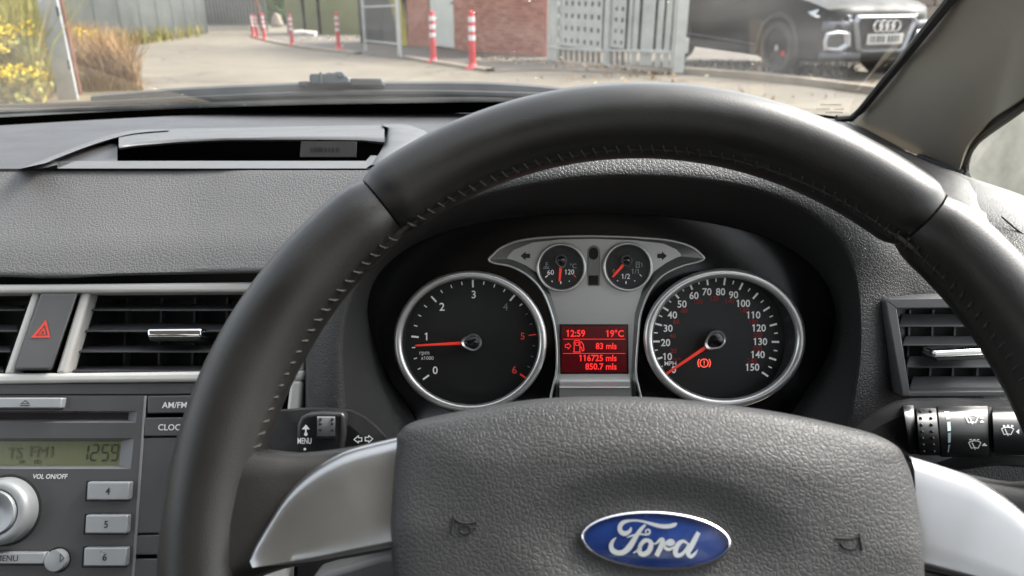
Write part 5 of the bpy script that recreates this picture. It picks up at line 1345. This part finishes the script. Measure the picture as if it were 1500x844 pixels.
def icon(fr, polys, h, m, par, name='symbol'):
    mb = MB()
    for pts in polys: mb.add([fr.px(x, y, h) for x, y in pts], [tuple(range(len(pts)))])
    return mb.build(name, m, par, smooth=None)
def outline(fr, pts, wd, h, m, par, name='symbol', closed=True):
    mb = MB(); q = pts + ([pts[0]] if closed else [])
    for a, b in zip(q, q[1:]):
        l = math.hypot(b[0] - a[0], b[1] - a[1]) or 1; nx, ny = -(b[1] - a[1]) / l * wd / 2, (b[0] - a[0]) / l * wd / 2
        ex_, ey_ = (b[0] - a[0]) / l * wd * .4, (b[1] - a[1]) / l * wd * .4
        mb.add([fr.px(x, y, h) for x, y in ((a[0] + nx - ex_, a[1] + ny - ey_), (b[0] + nx + ex_, b[1] + ny + ey_), (b[0] - nx + ex_, b[1] - ny + ey_), (a[0] - nx - ex_, a[1] - ny - ey_))], [(0, 1, 2, 3)])
    return mb.build(name, m, par, smooth=None)
icon(SK, [[(448, 622), (454, 629), (442, 629)], [(446.8, 629), (449.2, 629), (449.2, 634), (446.8, 634)]] + [[(448 + 2.8 * math.cos(k * .7), 636 + 2.8 * math.sin(k * .7)) for k in range(9)]], .0134, M['white'], t)
icon(SK, [[(446.5 + 2 * math.cos(k * .7), 658 + 2 * math.sin(k * .7)) for k in range(9)]], .0134, M['white'], t)
outline(SK, [(518.5, 644), (525, 638.5), (525, 641.3), (530, 641.3), (530, 646.5), (525, 646.5), (525, 649)], 1.3, .0093, M['white'], t)
outline(SK, [(546, 643), (540, 638), (540, 640.6), (535, 640.6), (535, 646), (540, 646), (540, 648.5)], 1.3, .0093, M['white'], t)
# wiper stalk
t = thing('wiper_stalk', P(1360, 630, .40), 'black wiper stalk with ribbed ring right of the airbag cover', 'stalk')
mb = MB(); outer = [(1235, 640), (1262, 616), (1290, 598), (1312, 587.5), (1335, 583.5), (1400, 583), (1470, 585), (1560, 586), (1570, 690), (1460, 682), (1400, 690), (1330, 720), (1250, 710), (1225, 670)]
rows = [[SK.px(x, y, -.03) for x, y in outer], [SK.px(x, y, -.004) for x, y in outer], [SK.px(x * .98 + 1380 * .02, y * .93 + 640 * .07, .003) for x, y in outer], [SK.px(x * .8 + 1380 * .2, y * .6 + 640 * .4, .005) for x, y in outer]]
mb.grid(rows, closed_u=True); mb.add(rows[-1], [tuple(range(len(outer)))]); mb.build('body', M['stalk'], t, smooth=45)
def half_barrel(x0, x1, yt, yb, dep, name, m, par, x0b=None, x1b=None, base=.003):
    rows = []; x0b = x0 if x0b is None else x0b; x1b = x1 if x1b is None else x1b
    for k in range(15):
        f = k / 14; y = yt + (yb - yt) * f; h = base + dep * math.sin(math.pi * f) ** .6
        xa = x0 + (x0b - x0) * f; xb = x1 + (x1b - x1) * f
        rows.append([SK.px(xa, y, base - .004), SK.px(xa, y, h - .0004), SK.px(xa + .8, y, h), SK.px(xb - .8, y, h), SK.px(xb, y, h - .0004), SK.px(xb, y, base - .004)])
    mb = MB(); mb.grid(rows); return mb.build(name, m, par, smooth=50), (lambda x, y: SK.px(x, y, base + dep * math.sin(math.pi * (y - yt) / (yb - yt)) ** .6))
half_barrel(1322, 1338, 593, 668, .011, 'collar', M['stalk'], t, 1334, 1346)
rg, rh = half_barrel(1342, 1371.5, 597, 669, .0135, 'ribbed_ring', M['black'], t, 1347, 1377.5)
for i in range(7):
    y = 603.5 + i * 9.6; sh = (y - 597) / 72 * 5.5
    for x in (1347.5, 1362.5):
        c = rh(x + sh, y); mb = MB(); n = 10
        mb.grid([[c + SK.ex * (r_ * .0009 * math.cos(k * math.pi / 5)) + SK.ey * (r_ * .0009 * math.sin(k * math.pi / 5)) + SK.n * h for k in range(n)] for r_, h in ((1, -.0004), (.75, .0005), (.05, .0008))], closed_u=True); mb.build('nub', M['stalk'], rg)
br_, bh = half_barrel(1373, 1447, 594, 672, .0115, 'barrel', M['stalk'], t, 1379, 1449)
hB = .0142
bars = [[(1382, 603), (1389.5, 602.5), (1391, 613.5), (1386, 614)], [(1386.5, 618), (1391.5, 617.5), (1392.3, 631), (1387.5, 631.5)], [(1387.8, 634), (1392.3, 633.8), (1391.7, 648), (1388.2, 648.5)], [(1388.6, 651.5), (1391.3, 651.2), (1388.8, 662.5), (1387.7, 662.5)]]
mb = MB()
for q in bars: mb.add([bh(x, y) + SK.n * .0004 for x, y in q], [(0, 1, 2, 3)])
mb.build('level_marks', mat('pale_print', (.55, .66, .70), .6), br_, smooth=None)
def wiper_icon(cx, cy, s, arrows, par, hf):
    mb = MB()
    def seg(a, b, wd=1.2):
        l = math.hypot(b[0] - a[0], b[1] - a[1]) or 1; nx, ny = -(b[1] - a[1]) / l * wd / 2, (b[0] - a[0]) / l * wd / 2
        mb.add([hf(x, y) + SK.n * .0005 for x, y in ((a[0] + nx, a[1] + ny), (b[0] + nx, b[1] + ny), (b[0] - nx, b[1] - ny), (a[0] - nx, a[1] - ny))], [(0, 1, 2, 3)])
    pts = [(cx - 9 * s, cy - 4 * s), (cx - 5 * s, cy - 6 * s), (cx, cy - 6.6 * s), (cx + 5 * s, cy - 6 * s), (cx + 9 * s, cy - 4 * s), (cx + 5 * s, cy + 4.5 * s), (cx, cy + 3.2 * s), (cx - 5 * s, cy + 4.5 * s)]
    for a, b in zip(pts, pts[1:] + pts[:1]): seg(a, b)
    seg((cx - 4 * s, cy - 4 * s), (cx + 1 * s, cy + 6.5 * s), 1.4)
    for q in arrows: mb.add([hf(x, y) + SK.n * .0005 for x, y in q], [(0, 1, 2)])
    mb.build('wiper_symbol', M['white'], par, smooth=None); return seg
wiper_icon(1423, 614.5, 1, [[(1434, 613), (1441, 613), (1437.5, 609.5)], [(1434, 618.5), (1441, 618.5), (1437.5, 615)]], br_, bh)
wiper_icon(1427, 652, 1, [[(1437, 653), (1445.5, 653), (1441, 648.5)]], br_, bh)
mb = MB()
for x in (1419, 1424.5, 1430): mb.add([bh(a, b) + SK.n * .0005 for a, b in ((x, 643.2), (x + 3.6, 643), (x + 3.6, 644.4), (x, 644.6))], [(0, 1, 2, 3)])
mb.build('interval_mark', M['white'], br_, smooth=None)
en, eh = half_barrel(1453, 1560, 595, 669, .0125, 'end_cap', M['stalk'], t, 1456, 1560)
half_barrel(1443, 1455, 595, 671, .009, 'end_gap', M['matteblack'], t, 1446, 1458)
wiper_icon(1475, 632, 1, [[(1487, 632), (1492, 628), (1492, 636)]], en, eh)
mb = MB()
for x in (1469, 1475, 1481): mb.add([eh(a, b) + SK.n * .0005 for a, b in ((x - 1, 622.5), (x + 2, 622.5), (x + 2.6, 625), (x - .6, 625))], [(0, 1, 2, 3)])
mb.build('washer_mark', M['white'], en, smooth=None)
mb = MB(); mb.prism([SK.px(*q, .004) for q in ((1448, 667.5), (1489, 667.5), (1489, 670.5), (1448, 670.5))], -SK.n * .004); mb.build('trim_edge', M['vframe'], t)

# ---- A-pillar and side window
t = thing('windscreen_pillar', P(1340, 200, .80), 'grey beige pillar trim between windscreen and small side window', 'pillar')
c0 = [(1248, 181, .862), (1318, 93, .72), (1392, 3, .583), (1443, -58, .50), (1575, -250, .38)]
c1 = [(1263, 189, .842), (1333, 99, .70), (1407, 8, .566), (1456, -52, .497), (1590, -245, .38)]
c1b = [(1275, 198, .835), (1345, 108, .692), (1420, 16, .56), (1470, -44, .49), (1605, -238, .377)]
c2_ = [(1335, 224, .79), (1398, 146, .65), (1478, 58, .535), (1540, -10, .465), (1680, -190, .36)]
c3 = [(1405, 250, .735), (1418, 212, .70), (1448, 178, .635), (1512, 130, .54), (1700, -30, .38)]
c4 = [(1409, 252, .75), (1424, 212, .715), (1452, 181, .65), (1516, 133, .555), (1704, -27, .395)]
cs_ = [cr(c_, 30) for c_ in ([(x - 3, y - 3, d + .02) for x, y, d in c0], c0, c1, c1b, c2_, c3, c4)]
mb = MB(); mb.grid([[P(*q) for q in c_] for c_ in cs_]); mb.build('trim', M['pillar'], t, smooth=50)
mb = MB(); mb.tube([P(1345, 229, .775), P(1375, 240, .755), P(1409, 253, .735)], .003, 6); mb.build('lower_gap', M['seal'], t)
t = thing('side_window', P(1450, 240, .72), 'small triangular side window with black rubber seal', 'window')
sl = cr([(1415, 262, .735), (1411, 248, .735), (1414, 229, .725), (1423, 212, .71), (1440, 195, .68), (1505, 147, .565), (1700, 0, .40)], 50)
mb = MB(); mb.tube([P(x, y, d + .006) for x, y, d in sl], .0052, 8); mb.build('rubber_seal', M['seal'], t)
low = cr([(1415, 262, .735), (1425, 266, .72), (1440, 272, .70), (1460, 280, .68), (1500, 290, .64), (1560, 310, .60), (1700, 360, .50)], 50)
a = P(1413, 258, .752); b = P(1510, 143, .572); c = P(1500, 305, .67)
mb = MB(); mb.add([a, a + (b - a) * 2.2, a + (b - a) * 2.2 + (c - a) * 2.2, a + (c - a) * 2.2], [(0, 1, 2, 3)]); mb.build('pane', M['qglass'], t, smooth=None)

# ---- headliner over the cabin
t = thing('headliner', (-.3, -.4, 1.45), 'beige cloth headliner above the seats', 'headliner')
mb = MB(); mb.grid([[Vector((x, y, z)) for x in (-.95, -.3, .34)] for y, z in ((.14, 1.425), (.0, 1.455), (-.5, 1.475), (-1.6, 1.46))]); o = mb.build('lining', M['headliner'], t)
md = o.modifiers.new('s', 'SOLIDIFY'); md.thickness = .03; md.offset = 0

# ---- the rest of the cabin, behind the camera
M['cloth'] = mat('seat_cloth', (.035, .035, .037), .9, nbump=(500, .2))
def seat(x, label):
    t = thing('front_seat', (x, -.55, .45), label, 'car seat', 'front seats')
    mb = MB(); rows = []
    for z, y, hw in ((.45, -.42, .24), (.6, -.45, .26), (.8, -.50, .26), (1.0, -.55, .25), (1.08, -.57, .19)):
        rows.append([Vector((x + hw * a, y + b, z)) for a, b in ((-1, .05), (-.7, .0), (0, -.02), (.7, 0), (1, .05), (1, -.10), (-1, -.10))])
    mb.grid(rows, closed_u=True); mb.add(rows[-1], [tuple(range(7))]); mb.build('backrest', M['cloth'], t, bevel=.02)
    mb = MB(); mb.abox(x - .13, x + .13, -.66, -.56, 1.12, 1.33); mb.build('headrest', M['cloth'], t, bevel=.035, seg=4)
    for dx in (-.06, .06):
        mb = MB(); mb.tube([(x + dx, -.61, 1.05), (x + dx, -.61, 1.14)], .007, 8); mb.build('headrest_post', M['chrome'], t)
    mb = MB(); mb.abox(x - .26, x + .26, -.5, .02, .33, .47); mb.build('cushion', M['cloth'], t, bevel=.05, seg=4)
seat(.055, 'dark cloth driver seat facing the steering wheel'); seat(-.69, 'dark cloth passenger seat beside the driver seat')
for sx, nm in ((.46, 'driver door panel below the side window'), (-1.04, 'passenger door panel below the far side window')):
    t = thing('door_panel', (sx, -.2, .3), 'dark ' + nm, 'door')
    mb = MB(); mb.abox(sx - .03, sx + .03, -1.6, .36, .25, .96); mb.build('panel', M['black'], t, bevel=.01)
    mb = MB(); mb.abox(sx - .045 + (.0 if sx > 0 else .03), sx + .015 + (.0 if sx > 0 else .03), -.5, .2, .68, .73); mb.build('armrest', M['cloth'], t, bevel=.02)
    x1 = .40 if sx > 0 else -.98
    mb = MB(); mb.add([(sx, -1.55, .955), (sx, .36, .955), (x1, .05, 1.44), (x1, -1.55, 1.44)], [(0, 1, 2, 3)]); mb.build('door_glass', M['dglass'], t, smooth=None)
    t = thing('centre_pillar', (x1, -.62, .9), ('grey pillar trim behind the driver door' if sx > 0 else 'grey pillar trim behind the passenger door'), 'pillar')
    mb = MB(); mb.add([(sx - .03, -.70, .95), (sx + .03, -.70, .95), (x1 + .03, -.64, 1.45), (x1 - .03, -.64, 1.45), (sx - .03, -.56, .95), (sx + .03, -.56, .95), (x1 + .03, -.54, 1.45), (x1 - .03, -.54, 1.45)],
        [(0, 1, 2, 3), (4, 7, 6, 5), (0, 4, 5, 1), (1, 5, 6, 2), (2, 6, 7, 3), (3, 7, 4, 0)]); mb.build('trim', M['pillar'], t, bevel=.01)
t = thing('cabin_floor', (-.3, -.5, .25), 'dark carpet on the car floor', 'carpet')
mb = MB(); mb.abox(-1.05, .47, -1.65, .75, .22, .26); mb.build('carpet', M['cloth'], t)
mb = MB(); mb.abox(-1.05, .47, .72, .76, .24, .92); mb.build('bulkhead', M['cloth'], t)

# ---- steering wheel
ph = R(12)
WC = P(960, 792, .294)
ez = (UP * math.sin(ph) - FWD * math.cos(ph)); eyw = (UP * math.cos(ph) + FWD * math.sin(ph))
rot = R(-2.3)
ex_r = RT * math.cos(rot) + eyw * math.sin(rot); ey_r = eyw * math.cos(rot) - RT * math.sin(rot)
WF = Frame(WC, ex_r, ey_r)
SW = thing('steering_wheel', WC, 'black leather steering wheel with silver spokes and blue oval badge', 'steering wheel')
RM, RT_ = .1744, .0161
def rimpt(tdeg, udeg, dr=0.0, R0=RM):
    a, u = R(tdeg), R(udeg); rr = R0 + (RT_ + dr) * math.cos(u)
    return WF.loc(rr * math.cos(a), rr * math.sin(a), (RT_ + dr) * math.sin(u) * 1.06)
def rim_arc(t0, t1, n, name, m, fat=None, sink=1.0):
    rows = []
    for i in range(n + 1):
        f = i / n; tt = t0 + (t1 - t0) * f; e = min(i, n - i)
        dr = {0: -.0022, 1: -.0006}.get(e, 0.0)
        if fat: dr += fat(tt)
        rows.append([rimpt(tt, k * 360 / 28, dr) for k in range(28)])
    mb = MB(); mb.grid(rows, closed_u=True); mb.f.append(tuple(range(28))); mb.f.append(tuple(n * 28 + k for k in range(27, -1, -1)))
    return mb.build(name, m, SW, smooth=60)
TL, TR = 131.6, 50.3
upper = rim_arc(TR + .15, TL - .15, 64, 'rim_grip', M['leather'])
fl_ = lambda t_: .0012 * math.exp(-((t_ - 160) / 18) ** 2)
fr_ = lambda t_: .0012 * math.exp(-((t_ - 20) / 18) ** 2)
lside = rim_arc(TL + .15, 235, 60, 'rim_grip', M['leather_side'], fl_)
rside = rim_arc(-55, TR - .15, 60, 'rim_grip', M['leather_side'], fr_)
rim_arc(235.3, 304.7, 30, 'rim_grip', M['leather'])
# stitches round the inside of the rim, one by one
def stitch_mesh():
    mb = MB(); pts = []
    return mb
k = 0; tt = -20.0
while tt < 192:
    par = rside if tt < TR else (upper if tt < TL else lside)
    if abs(tt - TR) > .8 and abs(tt - TL) > .8:
        a = rimpt(tt, 171, .0003); b = rimpt(tt + .9, 152, .0006); c = rimpt(tt + .55, 160, .0011)
        mb = MB(); mb.tube([a, c, b], [.0004, .00065, .0004], 6); mb.build('stitch', M['stitch'], par)
    tt += 1.78
mb = MB()
rows = []
for i in range(90):
    tt = -20 + 212 * i / 89; rows.append([rimpt(tt, u, dr) for u, dr in ((166, -.001), (163, .00035), (160, -.001))])
mb.grid(rows); mb.build('seam', M['leather'], SW)
# spoke covers
def wloc(px, py, h): return WF.px(px, py, h)
Lsp = [(592, 637), (548, 647.5), (511, 657.5), (488, 668), (461, 684.5), (437, 704.6), (417, 728), (397, 762), (380, 795.5), (374.5, 815), (375, 823), (383.5, 826.5), (461, 820), (540, 807), (592, 799)]
def wl(pts, h): return [WF.uv(WF.px(x, y, h)) for x, y in pts]
L2 = wl(Lsp, .008)
def spoke(side):
    pts = [(x * side, y) for x, y in L2]
    cx = sum(p[0] for p in pts) / len(pts); cy = sum(p[1] for p in pts) / len(pts)
    top = pts[:10]; _bot = [pts[14], pts[14], pts[13], pts[13], pts[12], pts[12], pts[11], pts[11], pts[10], pts[10]]
    # rows across the plate from its upper to its lower edge, domed
    A_ = cr([(x, y) for x, y in top], 24); B_ = cr([pts[14], pts[13], pts[12], pts[11]], 24)
    rows = []
    prof_ = [(0, -.006), (0, .0), (.012, .0014), (.03, .0026), (.07, .0040), (.14, .0050), (.28, .0057), (.50, .0064), (.75, .0070), (.93, .0073), (.97, .0066), (1, .0048), (1, -.006)]
    for f, h in prof_:
        rows.append([WF.loc(a[0] + (b[0] - a[0]) * f, a[1] + (b[1] - a[1]) * f, h + .002 + .0085 * (i / 23)) for i, (a, b) in enumerate(zip(A_, B_))])
    mb = MB(); mb.grid(rows); s_ = mb.build('spoke_cover', M['alu'], SW, smooth=50)
    # leather boss behind it, flowing into the rim
    b2 = [(.118, .022), (.100, .046), (.108, .056), (.125, .056), (.150, .070), (.163, .080), (.172, .060), (.178, .030), (.180, 0), (.178, -.03), (.168, -.055), (.150, -.045), (.125, -.030), (.100, -.026), (.085, -.024), (.075, 0), (.08, .03)]
    return s_
spoke(1); spoke(-1)
def boss(side):
    # web of leather from the rim towards the hub, under the plate
    inner = wl([(590, 638), (575, 641), (545, 647), (510, 654), (470, 660), (436, 663), (408, 662), (350, 655)], .004)
    low = wl([(590, 806), (575, 808), (540, 815), (500, 822), (450, 830), (405, 838), (350, 860), (280, 900)], .004)
    A_ = cr(inner, 24); B_ = cr(low, 24); rows = []
    for f, h in ((.0, -.016), (0, -.004), (.02, .0015), (.07, .0045), (.2, .0055), (.5, .006), (.8, .0055), (.95, .003), (1, -.003), (1, -.016)):
        rows.append([WF.loc(-side * (a[0] + (b[0] - a[0]) * f), a[1] + (b[1] - a[1]) * f, h + .006 * (max(0, (i - 12)) / 12)) for i, (a, b) in enumerate(zip(A_, B_))])
    mb = MB(); mb.grid(rows); mb.build('spoke_leather', M['leather_side'], SW, smooth=60)
boss(1); boss(-1)
# airbag cover: polar grid from the badge
HB = .018
hubo = [(573.5, 795), (572, 728), (575, 650), (583, 631), (597, 619.5), (627, 610.5), (694.5, 597), (762, 586), (829, 580.5), (896, 579.5), (967, 582), (1051, 590), (1135.5, 602), (1203, 615.5), (1270, 632), (1305, 649), (1318, 667.7), (1326, 691), (1331, 735), (1333, 795.5), (1329, 880), (1290, 975), (1180, 1040), (960, 1060), (760, 1035), (640, 965), (584, 870)]
ho = [WF.uv(WF.px(x, y, -.003)) for x, y in hubo]
bc = WF.uv(WF.px(960, 790, HB))
NT = 160
hr = cr(ho, NT, True)
def hub_h(x, y, s):
    # s: 0 centre .. 1 edge
    e = 1 - s
    h = HB + .004 * (1 - (x / .1) ** 2 * .6) - .020 * math.exp(-e / .020) - .003 * math.exp(-e / .12)
    up_ = max(0.0, min(1.0, (y - bc[1]) / .03)); k_ = max(0.0, (s - .60) / .40)
    h -= .0075 * up_ * (k_ * k_ / (k_ + .12))
    q = math.hypot((x - bc[0]) / .0295, (y - bc[1]) / .0138)
    h -= .0035 * max(0.0, min(1.0, (1.75 - q) / .75)) ** 1.0 * (1 if q > 0 else 1)
    return h
rows = []
for s in [0, .08, .14, .18, .22, .26, .30, .34, .38, .43, .48, .54, .60, .66, .72, .77, .82, .86, .89, .92, .945, .965, .98, .99, 1.0]:
    row = []
    for (x, y) in hr:
        X, Y = bc[0] + (x - bc[0]) * max(s, .001), bc[1] + (y - bc[1]) * max(s, .001)
        row.append(WF.loc(X, Y, hub_h(X, Y, s)))
    rows.append(row)
rows.append([WF.loc(x * .985, y * .985, -.015) for x, y in hr])
mb = MB(); mb.grid(rows, closed_u=True); AB = mb.build('airbag_cover', M['airbag'], SW, smooth=70)
# hub core
mb = MB(); core = [WF.loc(.05 * math.cos(a), .045 * math.sin(a), -.012) for a in [k * math.pi / 16 for k in range(32)]]
mb.prism(core, -WF.n * .045); mb.build('hub_core', M['black'], SW)
# horn marks: raised black lines standing for shade in pressed grooves
def mark(px, py, strokes, par):
    mb = MB()
    for st in strokes:
        pts = []
        for (dx, dy) in st:
            u, v = WF.uv(WF.px(px + dx, py + dy, HB)); q = WF.loc(u, v, hub_s(u, v) + .0002); pts.append(q)
        mb.tube(pts, .00042, 6)
    mb.build('horn_mark', M['matteblack'], par)
def hub_s(u, v):
    # find s for the point
    a = math.atan2(v - bc[1], u - bc[0]); best = min(hr, key=lambda q: abs(math.remainder(math.atan2(q[1] - bc[1], q[0] - bc[0]) - a, 2 * math.pi)))
    s = math.hypot(u - bc[0], v - bc[1]) / math.hypot(best[0] - bc[0], best[1] - bc[1])
    return hub_h(u, v, s)
mark(680, 769, [[(-15, -13), (-18, 12)], cr([(-14, -10), (-4, -4), (8, -3), (19, -5)], 10), cr([(-6, 8), (-4, 2), (4, 0), (11, 4), (9, 10), (0, 12), (-6, 8)], 14), [(11, 4), (18, 3)]], AB)
mark(1240, 793, [[(14, -13), (18, 12)], cr([(14, -9), (2, -5), (-8, -5), (-21, -6)], 10), cr([(-14, 1), (-10, 7), (-1, 10), (8, 9), (12, 4)], 12)], AB)
# badge
BA, BB = .0282, .0108
c_b = WF.px(960, 790.5, HB + .0005); cu_, cv_ = WF.uv(c_b)
bd_h = hub_h(bc[0], bc[1], 0)
d_b = (c_b - CAM).dot(FWD)
BA = 110 * d_b / F; BB = 41.8 * d_b / F
def ell(s, h, n=80): return [WF.loc(cu_ + BA * s * math.cos(2 * math.pi * k / n) , cv_ + (BB - BA * (1 - s)) * math.sin(2 * math.pi * k / n), h) for k in range(n)]
h0 = bd_h
mb = MB(); mb.grid([ell(1.0, h0 - .002), ell(1.0, h0 + .0010), ell(.985, h0 + .0022), ell(.962, h0 + .0024), ell(.945, h0 + .0016), ell(.94, h0 + .0008)], closed_u=True); bdg = mb.build('badge_rim', M['chrome'], AB, smooth=60)
mb = MB(); mb.grid([ell(.943, h0 + .0012)] + [[WF.loc(cu_ + BA * .943 * f * math.cos(2 * math.pi * k / 80), cv_ + (BB - BA * .057) * f * math.sin(2 * math.pi * k / 80), h0 + .0012 + .0012 * (1 - f * f)) for k in range(80)] for f in (.85, .65, .4, .01)], closed_u=True)
mb.build('badge', M['blue'], AB, smooth=60)
STROKES = [
    [(530, 205, 14), (515, 240, 30), (470, 262, 42), (432, 240, 42), (428, 195, 40), (460, 158, 34), (520, 143, 20), (590, 143, 16), (660, 156, 20), (740, 180, 30), (820, 196, 36), (890, 192, 36), (930, 178, 30), (948, 166, 8)],
    [(660, 180, 16), (625, 215, 30), (590, 262, 36), (552, 325, 44), (512, 385, 52), (465, 428, 46), (410, 438, 44), (360, 415, 46), (346, 370, 38), (362, 328, 26), (392, 298, 8)],
    [(490, 296, 6), (540, 280, 16), (610, 266, 14), (660, 272, 14), (694, 262, 16), (700, 236, 14), (682, 224, 12), (662, 238, 12), (670, 270, 10)],
    [(548, 438, 10), (590, 415, 20), (612, 370, 32), (650, 328, 36), (690, 326, 32), (712, 358, 42), (692, 420, 44), (645, 450, 42), (606, 432, 40), (612, 372, 32)],
    [(712, 350, 8), (755, 352, 14), (795, 318, 26), (818, 322, 38), (800, 385, 44), (760, 465, 40)],
    [(806, 385, 14), (850, 345, 24), (890, 332, 42), (912, 345, 36), (885, 362, 26), (840, 360, 14), (842, 392, 28), (880, 405, 26), (925, 380, 12)],
    [(1045, 352, 18), (1005, 330, 26), (962, 356, 40), (934, 412, 44), (944, 458, 40), (990, 452, 32), (1030, 408, 26), (1062, 350, 24)],
    [(1146, 250, 36), (1112, 315, 44), (1072, 392, 46), (1050, 440, 42), (1074, 470, 32), (1110, 446, 22), (1138, 408, 6)]]
mb = MB()
for i, s in enumerate(STROKES):
    q = []
    for x, y, wd in cr(s, 60):
        px, py = 840 + x / 6.25, 740 + y / 6.25
        u, v = WF.uv(WF.px(px, py, h0 + .003)); q.append((u, v, max(wd, 3) / 6.25 * d_b / F))
    mb.ribbon(WF, q, h0 + .00275 + .00003 * i)
mb.build('badge_script', M['badgetext'], AB, smooth=None)

flush_texts()
